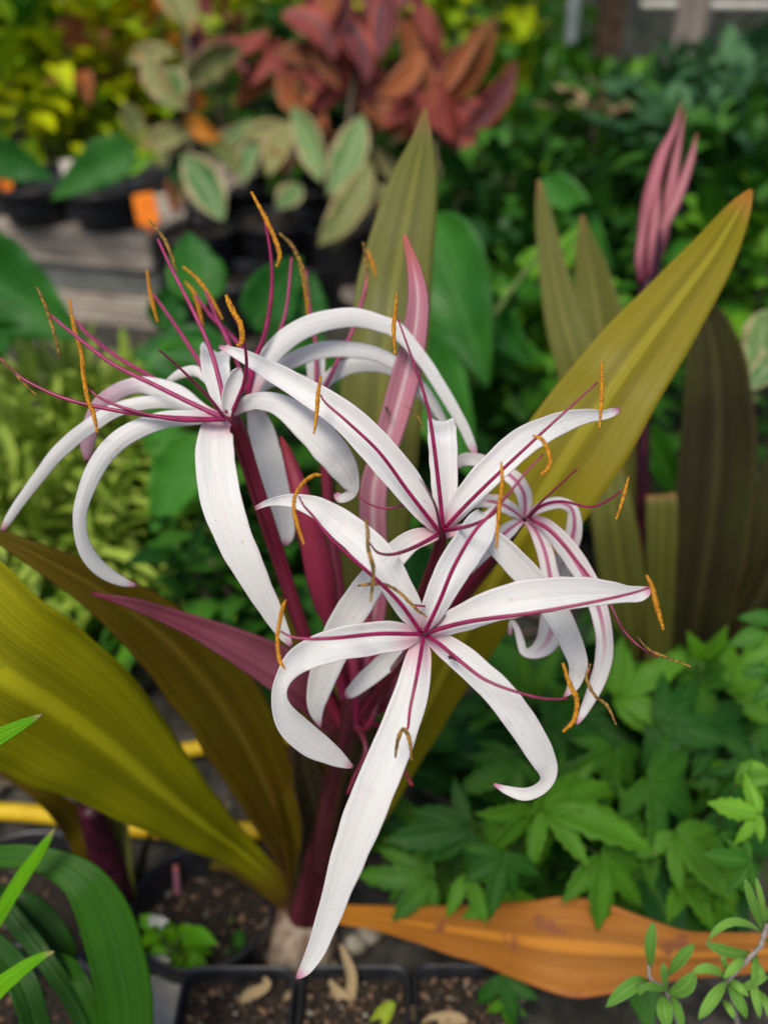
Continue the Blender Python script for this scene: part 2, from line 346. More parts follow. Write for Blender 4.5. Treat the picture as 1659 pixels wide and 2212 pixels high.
M['orange_tag'] = plain('orange_plastic_tag', (0.75, 0.17, 0.004), (0.85, 0.22, 0.006), 30, .5, .05)
M['white_tag'] = plain('white_plastic_tag', (0.6, 0.5, 0.45), (0.75, 0.66, 0.6), 30, .5, .05)
M['cloth'] = plain('shade_cloth', (0.030, 0.034, 0.028), (0.075, 0.078, 0.066), 8, .95, .3, .01)
M['deadleaf'] = leaf_mat('dead_leaf_tan', (0.36, 0.27, 0.15), (0.48, 0.36, 0.22), veins=14, rough=.8, tr=.1)
M['whiteflower'] = plain('tiny_white_petals', (0.6, 0.6, 0.52), (0.75, 0.75, 0.68), 100, .6)
M['bulb'] = plain('bulb_papery', (0.16, 0.10, 0.07), (0.40, 0.33, 0.25), 1, .8, .6, .002, along=(14, 3))
# ================================================================= GROUND
mb = MB()
N_ = 60
for i in range(N_ + 1):
    for j in range(N_ + 1):
        x = -3 + 6 * i / N_; y = -1 + 7 * j / N_
        mb.v.append(Vector((x, y, 0.012 * noise.noise(Vector((x * 3, y * 3, 0))) - .006))); mb.uv.append((x, y)); mb.r.append(.5)
for i in range(N_):
    for j in range(N_):
        q = i * (N_ + 1) + j; mb.f.append((q, q + N_ + 1, q + N_ + 2, q + 1)); mb.m.append(0)
E = 300
o4 = [Vector((-E, -E, -.02)), Vector((E, -E, -.02)), Vector((E, E, -.02)), Vector((-E, E, -.02))]
mb.add(o4, [(0, 1, 2, 3)])
tag(mb.build('ground', M['ground'], origin=(0, 0, 0)), kind='structure')
# leaf litter: uncountable
mb = MB()
for i in range(1500):
    x = random.uniform(-1.3, 1.5); y = random.uniform(.35, 2.6)
    p = Vector((x, y, .003 + random.random() * .008)); a = random.uniform(0, 6.28); L = random.uniform(.006, .03)
    d = Vector((math.cos(a), math.sin(a), random.uniform(-.2, .3))) * L; s = Vector((-math.sin(a), math.cos(a), random.uniform(-.4, .4))) * L * .3
    mb.add([p - d, p + s, p + d, p - s, p + Vector((0, 0, L * .15))], [(0, 3, 4), (3, 2, 4), (2, 1, 4), (1, 0, 4)], rnd=random.random())
tag(mb.build('leaf_litter', M['litter'], smooth=False, origin=(0, 0, 0)), 'dry leaf litter and small chips scattered over the grey ground', 'leaf litter', kind='stuff')

# ================================================================= HERO CRINUM
BASE = G(665, 1990, 0.0)
lily = thing('crinum_lily', BASE, 'large foreground crinum lily with open white spidery flowers and magenta stamens', 'lily')
def leaf(parent, pts, mat, n=60, cup=.22, wav=.12, thick=.0012, fold=0.0, label=None, name='leaf', nc=12):
    mb = MB(); ribbon(mb, pts, n=n, nc=nc, cup=cup, wav=wav, seed=random.random() * 9, fold=fold, rnd=.5)
    return mb.build(name, M[mat], parent, thick=thick, label=label)
def rv(p): return list(reversed(p))
leaf(lily, rv([(918, 232, .66, 6), (912, 300, .66, 45), (893, 400, .65, 108), (862, 560, .645, 150), (838, 720, .64, 172), (822, 900, .64, 180), (806, 1100, .65, 165), (785, 1300, .67, 135), (755, 1500, .71, 100), (722, 1700, .76, 72), (692, 1880, .81, 55)]), 'leaf_olive', fold=-.3, label='upright grey olive leaf standing tall behind the flowers')
leaf(lily, rv([(1622, 410, .60, 8), (1596, 452, .60, 50), (1540, 545, .59, 100), (1462, 650, .585, 140), (1374, 768, .58, 182), (1276, 908, .58, 208), (1172, 1070, .59, 208), (1080, 1232, .61, 175), (990, 1390, .64, 145), (910, 1550, .68, 100), (820, 1720, .73, 72), (725, 1880, .80, 55)]), 'leaf_gold', fold=-.25, label='broad gold green leaf rising to the upper right')
leaf(lily, rv([(-330, 1190, .50, 180), (-160, 1310, .50, 320), (0, 1452, .52, 350), (120, 1528, .55, 318), (235, 1612, .59, 258), (345, 1705, .64, 180), (445, 1785, .70, 116), (530, 1848, .76, 66), (630, 1935, .82, 44)]), 'leaf_green', fold=-.22, label='wide yellow green leaf with bright midrib at the lower left')
leaf(lily, rv([(-120, 1110, .54, 14), (0, 1160, .55, 30), (110, 1215, .56, 62), (225, 1280, .58, 98), (340, 1365, .61, 140), (440, 1468, .64, 165), (522, 1590, .68, 160), (585, 1720, .73, 122), (635, 1845, .78, 80), (665, 1945, .82, 55)]), 'leaf_bronze', fold=.2, label='bronze brown leaf arching to the left')
leaf(lily, [(690, 1972, .82, 34), (760, 1978, .80, 42), (840, 1986, .78, 54), (940, 2002, .755, 84), (1060, 2020, .73, 128), (1160, 2036, .71, 172), (1240, 2044, .70, 195), (1320, 2050, .69, 175), (1400, 2055, .68, 128), (1490, 2062, .67, 92), (1600, 2058, .66, 82), (1740, 2050, .65, 60), (1850, 2040, .64, 10)], 'leaf_orange', fold=-.15, cup=.15, wav=.4, label='withered orange leaf lying out to the right')
leaf(lily, rv([(455, 1870, .79, 18), (500, 1872, .79, 24), (560, 1905, .8, 34), (640, 1965, .82, 36)]), 'leaf_bronze', label='short bronze leaf low on the left')
leaf(lily, rv([(1010, 1180, .66, 40), (960, 1320, .66, 60), (880, 1520, .68, 80), (790, 1720, .73, 70), (715, 1880, .80, 50)]), 'leaf_bronze')
leaf(lily, rv([(600, 1290, .66, 20), (640, 1450, .67, 60), (675, 1640, .70, 80), (690, 1800, .76, 70), (690, 1900, .80, 55)]), 'leaf_bronze')
leaf(lily, rv([(770, 1420, .68, 40), (775, 1560, .69, 70), (745, 1720, .73, 60), (705, 1880, .80, 45)]), 'leaf_brown')
# pseudostem, bulb
mb = MB(); tube(mb, [(712, 1690, .735, 34), (700, 1760, .755, 42), (688, 1840, .78, 46), (675, 1910, .80, 48), (664, 1975, .82, 52), (660, 2010, .83, 50)], n=30, nc=24, groove=.08)
mb.build('pseudostem', M['scape'], lily)
mb = MB(); tube(mb, [(668, 1962, .815, 44), (655, 1995, .825, 72), (648, 2030, .835, 84), (645, 2062, .842, 76), (645, 2085, .85, 44)], n=20, nc=28, bump=.05, bs=60)
mb.build('bulb', M['bulb'], lily)
leaf(lily, rv([(640, 1560, .68, 30), (665, 1680, .70, 64), (690, 1790, .74, 80), (680, 1890, .78, 84), (665, 1970, .81, 80)]), 'leaf_brown', cup=.8)
leaf(lily, rv([(820, 1560, .70, 24), (800, 1640, .70, 50), (755, 1740, .72, 66), (710, 1850, .77, 74), (675, 1960, .81, 76)]), 'leaf_brown', cup=.8)
leaf(lily, rv([(690, 1640, .72, 10), (698, 1700, .72, 22), (690, 1760, .74, 26), (680, 1850, .78, 30)]), 'strap', cup=.5)
leaf(lily, rv([(585, 1640, .72, 20), (622, 1740, .74, 50), (650, 1850, .775, 62), (660, 1960, .81, 64)]), 'leaf_bronze', cup=.8)
SC = (748, 1590, .60)
mb = MB(); tube(mb, [(690, 1880, .79, 26), (705, 1780, .72, 26), (725, 1680, .66, 27), SC + (30,), (770, 1520, .575, 33), (790, 1480, .56, 20)], n=30, nc=20, groove=.05)
mb.build('flower_stalk', M['scape'], lily)
def bud(parent, pts, mat='bud', name='bud', flat=.7, label=None):
    mb = MB(); tube(mb, [(x, y, z, w / 2) for x, y, z, w in pts], n=34, nc=14, flat=flat, groove=.06)
    return mb.build(name, M[mat], parent, label=label)
bud(lily, [(760, 1560, .585, 22), (730, 1440, .56, 26), (712, 1350, .535, 24), (707, 1315, .53, 50), (695, 1250, .52, 66), (677, 1170, .51, 60), (655, 1085, .50, 46), (632, 1010, .50, 32), (616, 965, .50, 18), (607, 943, .50, 4)], label='fat crimson unopened bud')
bud(lily, [(775, 1540, .58, 20), (750, 1400, .58, 22), (725, 1200, .58, 24), (712, 1100, .58, 25), (704, 1000, .575, 26), (694, 930, .57, 30), (690, 880, .55, 30)], mat='ftube', name='floral_tube')
bud(lily, [(830, 1060, .56, 24), (822, 990, .56, 34), (806, 950, .555, 32), (792, 925, .55, 24), (779, 903, .55, 6)], label='small pink bud tip beside the tall bract')
for q in ([(790, 1560, .57, 14), (830, 1480, .56, 18), (800, 1380, .56, 24), (785, 1290, .56, 12)], [(770, 1580, .57, 12), (770, 1480, .56, 24), (755, 1380, .56, 28), (742, 1290, .56, 8)],
          [(780, 1560, .57, 14), (830, 1520, .56, 22), (880, 1430, .56, 26), (910, 1360, .56, 8)], [(800, 1530, .56, 10), (850, 1530, .54, 16), (880, 1500, .53, 6)],
          [(800, 1560, .57, 12), (860, 1590, .56, 8), (868, 1650, .56, 7), (890, 1697, .56, 6)], [(775, 1580, .57, 14), (800, 1560, .55, 18), (830, 1470, .55, 16), (835, 1420, .56, 6)],
          [(770, 1560, .57, 14), (790, 1620, .56, 10), (765, 1680, .56, 8), (750, 1715, .56, 5)]):
    bud(lily, q, mat='bud' if q[0][3] < 13 else 'ftube', name='spent_flower')
leaf(lily, [(770, 1580, .585, 40), (790, 1440, .575, 42), (812, 1300, .565, 44), (812, 1200, .555, 48), (806, 1120, .55, 55), (808, 1050, .545, 54), (826, 985, .54, 52), (848, 915, .535, 57), (872, 830, .53, 58), (893, 740, .525, 52), (903, 655, .52, 42), (896, 590, .52, 28), (883, 540, .52, 15), (873, 507, .52, 4)], 'bract', name='bract', cup=.5, thick=.0016, wav=.05, label='tall flat pink bract standing upright')
leaf(lily, [(750, 1585, .60, 30), (705, 1530, .585, 60), (650, 1478, .57, 92), (575, 1428, .56, 88), (490, 1385, .55, 62), (400, 1345, .545, 40), (300, 1308, .54, 24), (200, 1282, .54, 5)], 'bract_dark', name='bract', cup=.6, thick=.0016, wav=.08, label='plum coloured bract reaching left')
leaf(lily, [(750, 1600, .61, 24), (700, 1545, .60, 50), (640, 1490, .59, 40), (560, 1430, .58, 34), (440, 1370, .57, 26), (330, 1320, .565, 14)], 'bract_dark', name='bract', cup=.6, thick=.0016)
# ---- flowers
def depth_fn(z0, d1, d2=0, bump=0):
    return lambda t: z0 + d1 * t + d2 * t * t + bump * math.sin(math.pi * t)
def dz(pts, fn):
    """pts (x,y,w[,roll]) -> with depths by arc fraction"""
    L = [0]
    for i in range(1, len(pts)): L.append(L[-1] + math.hypot(pts[i][0] - pts[i - 1][0], pts[i][1] - pts[i - 1][1]))
    return [(p[0], p[1], fn(L[i] / L[-1]), p[2]) + tuple(p[3:]) for i, p in enumerate(pts)]
def petal(fl, pts, fn, mat='petal', cup=.3, n=64, label=None, fold=0.0):
    if cup < 0: cup *= .55
    mb = MB(); ribbon(mb, dz(pts, fn), n=n, nc=14, cup=cup, wav=.10, seed=random.random() * 9, fold=fold)
    return mb.build('petal', M[mat], fl, thick=.0005)
def fil(fl, pts, fn, r0=4.4, r1=2.2, mat='fil'):
    r0 *= 1.1; r1 *= .85
    q = [(x, y, r0 + (r1 - r0) * (i / (len(pts) - 1)) ** 1.6) for i, (x, y) in enumerate(pts)]
    mb = MB(); tube(mb, dz(q, fn), n=36, nc=8); return mb.build('filament', M[mat], fl)
def anth(fl, pts, z0, z1, r=5, mat='anther'):
    k = len(pts) - 1
    q = [(x, y, r * (.55 if i in (0, k) else 1)) for i, (x, y) in enumerate(pts)]
    mb = MB(); tube(mb, dz(q, lambda t: z0 + (z1 - z0) * t), n=80, nc=12, bump=.28, bs=1100, flat=.8, groove=.22); return mb.build('anther', M[mat], fl)
def flower(pts, label, mat='ftube', w=None):
    mb = MB(); tube(mb, [(x, y, z, ww / 2) for x, y, z, ww in pts], n=36, nc=14, groove=.05)
    x, y, z, ww = pts[-1]
    return mb.build('flower', M[mat], lily, origin=P(x, y, z), label=label)
# F1 front
F1 = flower([(765, 1570, .585, 22), (800, 1520, .55, 22), (850, 1450, .50, 22), (890, 1400, .44, 22), (912, 1372, .412, 20)], 'front open flower nearest the camera, six white petals with magenta filaments along them')
z = .41
petal(F1, [(910, 1362, 26), (886, 1317, 56), (852, 1258, 66), (817, 1204, 72), (755, 1147, 68), (696, 1103, 50), (635, 1082, 30), (585, 1085, 16), (552, 1098, 9)], depth_fn(z, -.01, .035, -.01), cup=.35)
petal(F1, [(908, 1372, 26), (868, 1375, 58), (820, 1377, 68), (760, 1386, 72), (695, 1402, 66), (643, 1428, 54), (612, 1468, 34), (604, 1508, 34), (622, 1555, 56), (665, 1598, 62), (715, 1630, 42), (748, 1650, 20), (763, 1657, 5)], depth_fn(z, -.03, .06, -.005), cup=.4)
petal(F1, [(912, 1378, 26), (905, 1420, 56), (888, 1500, 74), (862, 1572, 82), (832, 1650, 87), (800, 1728, 87), (770, 1805, 82), (740, 1890, 68), (715, 1965, 54), (688, 2040, 42), (665, 2085, 30), (650, 2104, 18), (641, 2113, 5)], depth_fn(z, -.015, .03, -.01), cup=.2, n=80)
petal(F1, [(922, 1374, 26), (966, 1399, 52), (1018, 1440, 60), (1068, 1487, 64), (1110, 1538, 66), (1142, 1585, 64), (1168, 1630, 56), (1182, 1662, 42), (1180, 1688, 28), (1160, 1708, 26), (1130, 1716, 26), (1095, 1707, 18), (1067, 1694, 6)], depth_fn(z, -.03, .055, -.005), cup=.35, n=84)
petal(F1, [(925, 1366, 26), (960, 1350, 46), (1010, 1330, 60), (1080, 1304, 72), (1158, 1288, 76), (1243, 1280, 68), (1311, 1280, 50), (1353, 1283, 36), (1378, 1283, 34), (1395, 1277, 24), (1403, 1270, 8)], depth_fn(z, -.02, .03, -.01), cup=.25)
petal(F1, [(918, 1362, 26), (938, 1310, 52), (965, 1255, 66), (995, 1205, 74), (1022, 1165, 74), (1040, 1132, 62), (1050, 1112, 40), (1046, 1104, 24), (1052, 1120, 20)], depth_fn(z, .0, .035, -.01), cup=.55)
fF = depth_fn(.403, -.05, .03)
fil(F1, [(910, 1366), (866, 1305), (820, 1258), (758, 1203), (712, 1160), (675, 1113), (656, 1092), (646, 1072)], fF); anth(F1, [(695, 1026), (678, 1027), (656, 1042), (638, 1070), (635, 1101), (644, 1141), (657, 1177)], .385, .381)
fil(F1, [(910, 1370), (820, 1369), (727, 1378), (666, 1380), (629, 1375), (607, 1364)], fF); anth(F1, [(618, 1295), (610, 1314), (601, 1360), (599, 1385), (604, 1425), (616, 1446)], .382, .378)
fil(F1, [(918, 1366), (949, 1300), (980, 1225), (1022, 1152), (1056, 1114), (1094, 1072), (1128, 1030), (1173, 981)], fF); anth(F1, [(1150, 941), (1169, 949), (1181, 970), (1187, 994), (1182, 1013), (1167, 1026)], .383, .381)
fil(F1, [(922, 1368), (950, 1358), (1022, 1341), (1150, 1324), (1277, 1301), (1362, 1282), (1404, 1269)], fF, 5); anth(F1, [(1396, 1242), (1408, 1271), (1417, 1309), (1432, 1360)], .381, .379, 6)
fil(F1, [(922, 1374), (950, 1392), (989, 1424), (1044, 1466), (1107, 1492), (1175, 1509), (1226, 1509)], fF); anth(F1, [(1215, 1432), (1230, 1479), (1245, 1513), (1239, 1555), (1215, 1581)], .382, .384, 6)
fil(F1, [(914, 1378), (910, 1405), (900, 1462), (886, 1530), (881, 1573), (874, 1580)], fF); anth(F1, [(854, 1637), (860, 1599), (872, 1576), (884, 1599), (889, 1643)], .382, .382, 5, 'anther_olive')
mb = MB(); tube(mb, [(916, 1372, .405, 2.6), (935, 1358, .385, 2.4), (952, 1344, .37, 2.2), (962, 1330, .36, 2.4)], n=12); mb.build('style', M['style'], F1)
# F2 mid
F2 = flower([(775, 1560, .585, 26), (820, 1480, .57, 28), (880, 1370, .53, 30), (925, 1260, .48, 32), (948, 1190, .452, 30), (955, 1150, .438, 26)], 'open flower just above the front one, with long petals to both sides')
z = .436
petal(F2, [(952, 1148, 20), (938, 1128, 36), (909, 1089, 56), (872, 1038, 68), (826, 984, 72), (771, 924, 68), (704, 872, 58), (642, 834, 50), (580, 798, 40), (528, 770, 28), (495, 756, 16), (474, 749, 7)], depth_fn(z, -.02, .04, -.01), cup=.4)
petal(F2, [(957, 1142, 20), (958, 1110, 40), (960, 1050, 56), (957, 990, 61), (955, 940, 62), (953, 914, 60), (954, 909, 54), (957, 925, 50), (960, 960, 40)], lambda t: z + (.0 if t < .7 else (t - .7) * .16), cup=.3)
petal(F2, [(964, 1142, 20), (993, 1093, 48), (1040, 1038, 60), (1090, 988, 64), (1141, 947, 60), (1213, 913, 46), (1265, 899, 30), (1300, 897, 20), (1320, 892, 18), (1338, 885, 8)], depth_fn(z, -.02, .05, -.005), cup=.3)
petal(F2, [(948, 1156, 20), (925, 1158, 36), (890, 1168, 46), (852, 1200, 56), (816, 1242, 62), (780, 1290, 66), (743, 1350, 70), (712, 1422, 66), (690, 1487, 52), (683, 1530, 34), (692, 1572, 5)], depth_fn(z, .03, .035), cup=.25)
petal(F2, [(962, 1154, 20), (1005, 1143, 26), (1040, 1150, 36), (1068, 1172, 48), (1107, 1210, 54), (1152, 1258, 57), (1194, 1313, 56), (1228, 1377, 50), (1248, 1432, 40), (1240, 1475, 28), (1228, 1495, 14), (1217, 1505, 5)], depth_fn(z, .01, .02, -.004), cup=.3)
petal(F2, [(925, 1300, 20), (915, 1340, 34), (888, 1385, 42), (854, 1414, 44), (820, 1443, 42), (783, 1474, 36), (758, 1496, 24), (747, 1506, 10)], depth_fn(z + .055, .0, .02), cup=.3)
fF = depth_fn(.432, -.05, .03)
fil(F2, [(950, 1150), (915, 1105), (881, 1061), (820, 978), (750, 911), (704, 871), (693, 853)], fF); anth(F2, [(693, 813), (687, 850), (684, 890), (678, 937)], .411, .409)
fil(F2, [(957, 1146), (949, 1061), (934, 938), (920, 865), (895, 788), (860, 690)], fF); anth(F2, [(857, 635), (853, 680), (850, 711), (853, 766)], .411, .409)
fil(F2, [(962, 1140), (1005, 1093), (1078, 1021), (1192, 915), (1290, 826)], fF); anth(F2, [(1299, 782), (1299, 852), (1294, 927)], .411, .409)
fil(F2, [(953, 1153), (943, 1101), (928, 1067), (908, 1036)], depth_fn(.432, -.08), 3.4, 2)
fil(F2, [(949, 1153), (897, 1181), (851, 1197), (817, 1194), (798, 1172)], depth_fn(.432, -.07, .01)); anth(F2, [(789, 1123), (794, 1147), (795, 1184), (806, 1234), (800, 1300)], .372, .370, 5, 'anther_olive')
fil(F2, [(959, 1146), (1014, 1136), (1061, 1114), (1080, 1090)], depth_fn(.432, -.07, .01)); anth(F2, [(1082, 998), (1084, 1042), (1078, 1097), (1072, 1184)], .372, .370)
fil(F2, [(912, 1100), (885, 1090), (835, 1098), (798, 1089), (774, 1070)], depth_fn(.445, 0), 2.4, 1.8)
fil(F2, [(918, 1310), (888, 1305), (870, 1288)], depth_fn(.402, -.006), 2.4, 1.8); anth(F2, [(772, 1266), (800, 1262), (835, 1264), (866, 1283), (897, 1314), (923, 1334)], .392, .388, 4, 'anther_olive')
# F3 left
F3 = flower([(750, 1585, .59, 26), (705, 1500, .57, 28), (668, 1400, .55, 30), (640, 1320, .54, 32), (608, 1220, .53, 34), (572, 1110, .51, 36), (540, 1010, .495, 36), (518, 940, .48, 40), (500, 902, .468, 38)], 'leftmost open flower with petals arching down and stamens fanned to the left')
z = .462
petal(F3, [(488, 905, 34), (470, 925, 66), (465, 965, 80), (468, 1020, 86), (480, 1085, 86), (502, 1150, 80), (530, 1212, 70), (562, 1275, 56), (592, 1330, 42), (615, 1372, 26), (630, 1396, 8)], depth_fn(z, -.015, .02, -.015), cup=.15)
petal(F3, [(482, 905, 16), (430, 902, 30), (370, 905, 36), (318, 918, 40), (262, 948, 42), (220, 992, 40), (190, 1050, 34), (174, 1110, 28), (178, 1165, 28), (200, 1210, 32), (235, 1242, 28), (270, 1258, 18), (297, 1265, 5)], depth_fn(z, .01, .03, -.02), 'petal', cup=-.5)
petal(F3, [(482, 902, 12), (430, 884, 34), (385, 855, 46), (340, 838, 42), (300, 832, 36), (255, 846, 34), (218, 876, 36), (198, 920, 34), (190, 960, 30), (190, 996, 12)], depth_fn(.475, .02, .03), 'petal_mauve', cup=-.4)
petal(F3, [(482, 903, 12), (420, 880, 24), (345, 868, 28), (262, 882, 30), (190, 924, 32), (130, 975, 30), (85, 1030, 25), (42, 1088, 20), (18, 1125, 16), (6, 1146, 8)], depth_fn(.48, .01, .02, -.01), 'petal_under', cup=-.4)
petal(F3, [(486, 900, 16), (478, 860, 40), (470, 820, 54), (466, 785, 62), (466, 764, 64), (468, 758, 60), (474, 775, 50)], lambda t: .468 + (.02 * t if t < .75 else .015 + (t - .75) * .2), cup=.35)
petal(F3, [(492, 900, 12), (494, 872, 28), (500, 848, 36), (508, 824, 36), (514, 806, 26), (519, 795, 8)], depth_fn(.458, -.01), cup=.6)
petal(F3, [(503, 893, 18), (525, 876, 30), (560, 866, 38), (606, 876, 50), (655, 910, 66), (702, 958, 74), (738, 1005, 66), (756, 1040, 44), (760, 1062, 26), (748, 1074, 20), (734, 1076, 20), (726, 1066, 12)], depth_fn(z, -.03, .035, -.01), cup=-.25, n=80)
petal(F3, [(485, 890, 10), (455, 830, 16), (425, 802, 22), (390, 808, 20), (360, 826, 10)], depth_fn(.49, .02), 'petal', cup=-.4)
fF = depth_fn(.455, -.03, .02)
fil(F3, [(488, 905), (440, 908), (370, 905), (277, 884), (216, 859), (194, 840)], fF); anth(F3, [(176, 779), (182, 822), (191, 865), (203, 896), (211, 935)], .445, .443, 5.5)
fil(F3, [(486, 905), (440, 905), (308, 896), (154, 865), (62, 825), (25, 797), (-4, 768)], fF, 4.6, 2.6); anth(F3, [(6, 776), (46, 822), (83, 856)], .444, .442, 2.6, 'anther_olive')
fil(F3, [(482, 902), (420, 874), (339, 834), (247, 788), (185, 742), (139, 705), (102, 674)], depth_fn(.457, .02), 5, 3.4, 'fil_far'); anth(F3, [(80, 620), (99, 662), (117, 717), (131, 776)], .475, .475, 4.2, 'anther_olive')
fil(F3, [(480, 898), (324, 812), (247, 766), (185, 717), (166, 692)], depth_fn(.475, .07), 4.4, 3, 'fil_far'); anth(F3, [(150, 646), (160, 705), (176, 763), (183, 810)], .50, .48, 5)
fil(F3, [(484, 900), (455, 862), (428, 834), (391, 797), (342, 754)], depth_fn(.455, -.04), 3.4, 2.4)
fil(F3, [(488, 892), (478, 837), (456, 757), (422, 680), (370, 578), (342, 517)], depth_fn(.457, .03), 5, 3.6, 'fil_far'); anth(F3, [(322, 475), (352, 512), (370, 550), (383, 588)], .485, .485, 4.4, 'anther_olive')
fil(F3, [(480, 880), (432, 785), (385, 711), (333, 637)], depth_fn(.48, .06), 4.6, 3.4, 'fil_far'); anth(F3, [(318, 585), (327, 643), (341, 696)], .54, .54, 5, 'anther')
fil(F3, [(502, 890), (515, 862), (528, 826), (533, 782), (525, 726), (503, 680)], depth_fn(.458, -.045), 4.6, 2.6); anth(F3, [(489, 637), (495, 655), (505, 676), (519, 700), (523, 735), (513, 748)], .414, .413, 7)
# F4 behind F3
F4 = flower([(760, 1580, .59, 24), (735, 1440, .585, 24), (690, 1260, .60, 26), (640, 1120, .60, 26), (590, 960, .575, 26), (555, 870, .53, 28)], 'half hidden open flower behind the leftmost one, its petals arching over to the right')
z = .50
petal(F4, [(545, 858, 20), (558, 815, 34), (590, 760, 44), (640, 718, 46), (700, 694, 44), (765, 686, 40), (825, 700, 36), (860, 716, 34), (915, 780, 28), (960, 850, 26), (1000, 920, 22), (1020, 965, 18), (1028, 985, 6)], depth_fn(z, .0, .03), cup=-.3, n=90)
petal(F4, [(548, 858, 16), (585, 812, 26), (640, 775, 34), (700, 756, 36), (765, 756, 34), (825, 770, 30), (875, 800, 28), (920, 850, 24), (955, 905, 16), (970, 940, 6)], depth_fn(.515, .0, .03), 'petal_under', cup=-.3, n=80)
petal(F4, [(545, 870, 26), (560, 915, 50), (573, 960, 58), (592, 1030, 56), (608, 1095, 50), (616, 1140, 42), (617, 1163, 32), (615, 1178, 14)], depth_fn(.525, .02), 'petal', cup=.2)
petal(F4, [(545, 858, 12), (590, 822, 28), (640, 826, 40), (672, 850, 36), (690, 880, 20), (700, 900, 6)], depth_fn(.51, .02), 'petal_under', cup=-.3)
fF = depth_fn(.50, -.02)
fil(F4, [(535, 862), (550, 782), (571, 726), (584, 660), (588, 600), (584, 541), (573, 477)], fF, 5.6, 3.2, 'fil'); anth(F4, [(543, 415), (571, 467), (593, 514), (604, 551), (598, 577)], .48, .48, 5.5)
fil(F4, [(540, 860), (580, 760), (604, 718), (620, 660), (630, 557)], depth_fn(.51, .02), 4.6, 3.4, 'fil_far'); anth(F4, [(604, 504), (630, 530), (652, 575), (660, 610), (668, 660)], .53, .53, 4.6, 'anther_olive')
fil(F4, [(538, 855), (515, 790), (490, 730), (470, 690), (444, 628)], depth_fn(.50, .03), 5, 3.4, 'fil_far'); anth(F4, [(396, 576), (432, 609), (462, 655), (481, 690)], .53, .53, 4.6, 'anther')
fil(F4, [(545, 850), (530, 770), (500, 725), (462, 689), (422, 637)], depth_fn(.52, .05), 5, 3.6, 'fil_far'); anth(F4, [(401, 609), (420, 634), (430, 670), (438, 702)], .57, .57, 5, 'anther')
# F6 rear mid
F6 = flower([(700, 905, .565, 28), (692, 880, .555, 30), (688, 862, .548, 26)], 'small rearmost flower seen between the arching petals')
petal(F6, [(690, 862, 16), (700, 830, 24), (735, 800, 32), (780, 787, 34), (830, 790, 32), (880, 815, 30), (920, 860, 24), (950, 910, 8)], depth_fn(.552, .0, .03), 'petal_under', cup=-.3)
petal(F6, [(688, 862, 14), (684, 830, 34), (682, 790, 40), (680, 765, 40), (680, 756, 34)], depth_fn(.556, .01), 'petal_pink', cup=.3)
fil(F6, [(686, 858), (684, 800), (681, 732), (670, 665), (661, 585)], depth_fn(.55, .02), 4.8, 3.4, 'fil_far'); anth(F6, [(646, 560), (656, 600), (662, 640), (666, 690)], .57, .57, 5, 'anther')
fil(F6, [(692, 858), (720, 800), (744, 751), (765, 705), (790, 618), (792, 550)], depth_fn(.545, .01), 5.2, 3, 'fil_far'); anth(F6, [(784, 522), (790, 560), (794, 610), (788, 650)], .553, .553, 3.4, 'anther_olive')
anth(F6, [(794, 540), (804, 570), (812, 600)], .57, .57, 5)
# F5 right back
F5 = flower([(785, 1560, .585, 34), (860, 1450, .57, 50), (960, 1320, .555, 54), (1040, 1225, .53, 48), (1095, 1160, .505, 34), (1128, 1122, .486, 22)], 'small flower on the right with pink striped recurved petals')
z = .482
petal(F5, [(1132, 1120, 16), (1134, 1092, 28), (1130, 1064, 34), (1112, 1036, 34), (1075, 1010, 30), (1030, 994, 28), (1000, 994, 26), (985, 1010, 10)], depth_fn(z, .01, .02, -.01), 'petal_pink', cup=.3)
petal(F5, [(1128, 1120, 14), (1108, 1103, 28), (1080, 1088, 32), (1045, 1082, 28), (1020, 1090, 18)], depth_fn(z, .01, .02, -.01), 'petal_pink', cup=.3)
petal(F5, [(1128, 1124, 14), (1104, 1140, 30), (1075, 1165, 34), (1044, 1195, 30), (1012, 1238, 12)], depth_fn(z, -.01, .02), 'petal_pink', cup=.3)
petal(F5, [(1138, 1124, 16), (1158, 1148, 28), (1176, 1190, 34), (1188, 1245, 38), (1196, 1300, 50), (1194, 1350, 56), (1180, 1388, 48), (1156, 1408, 30), (1132, 1408, 18), (1124, 1385, 16), (1116, 1358, 12), (1104, 1344, 10), (1101, 1372, 7)], depth_fn(z, -.01, .03), 'petal_pink', cup=.3, n=90)
petal(F5, [(1142, 1120, 16), (1178, 1136, 32), (1212, 1170, 40), (1245, 1215, 44), (1275, 1268, 42), (1294, 1320, 38), (1304, 1370, 36), (1304, 1420, 36), (1290, 1472, 32), (1268, 1522, 22), (1252, 1552, 12), (1245, 1564, 5)], depth_fn(z, -.02, .02), 'petal_pink', cup=.35, n=80)
petal(F5, [(1140, 1116, 14), (1164, 1098, 22), (1190, 1088, 26), (1216, 1087, 24), (1236, 1102, 26), (1240, 1140, 34), (1228, 1185, 42), (1212, 1235, 46), (1206, 1280, 34), (1204, 1310, 8)], depth_fn(z, .01, .035), 'petal_pink', cup=-.3, n=70)
fF = depth_fn(.478, -.05, .01)
fil(F5, [(1138, 1118), (1165, 1088), (1192, 1063), (1247, 1012)], fF, 2.6, 1.8)
fil(F5, [(1142, 1118), (1170, 1092), (1213, 1083), (1272, 1095), (1311, 1082), (1343, 1059)], fF, 3, 2); anth(F5, [(1357, 1030), (1345, 1076), (1330, 1122)], .438, .437, 4.4, 'anther')
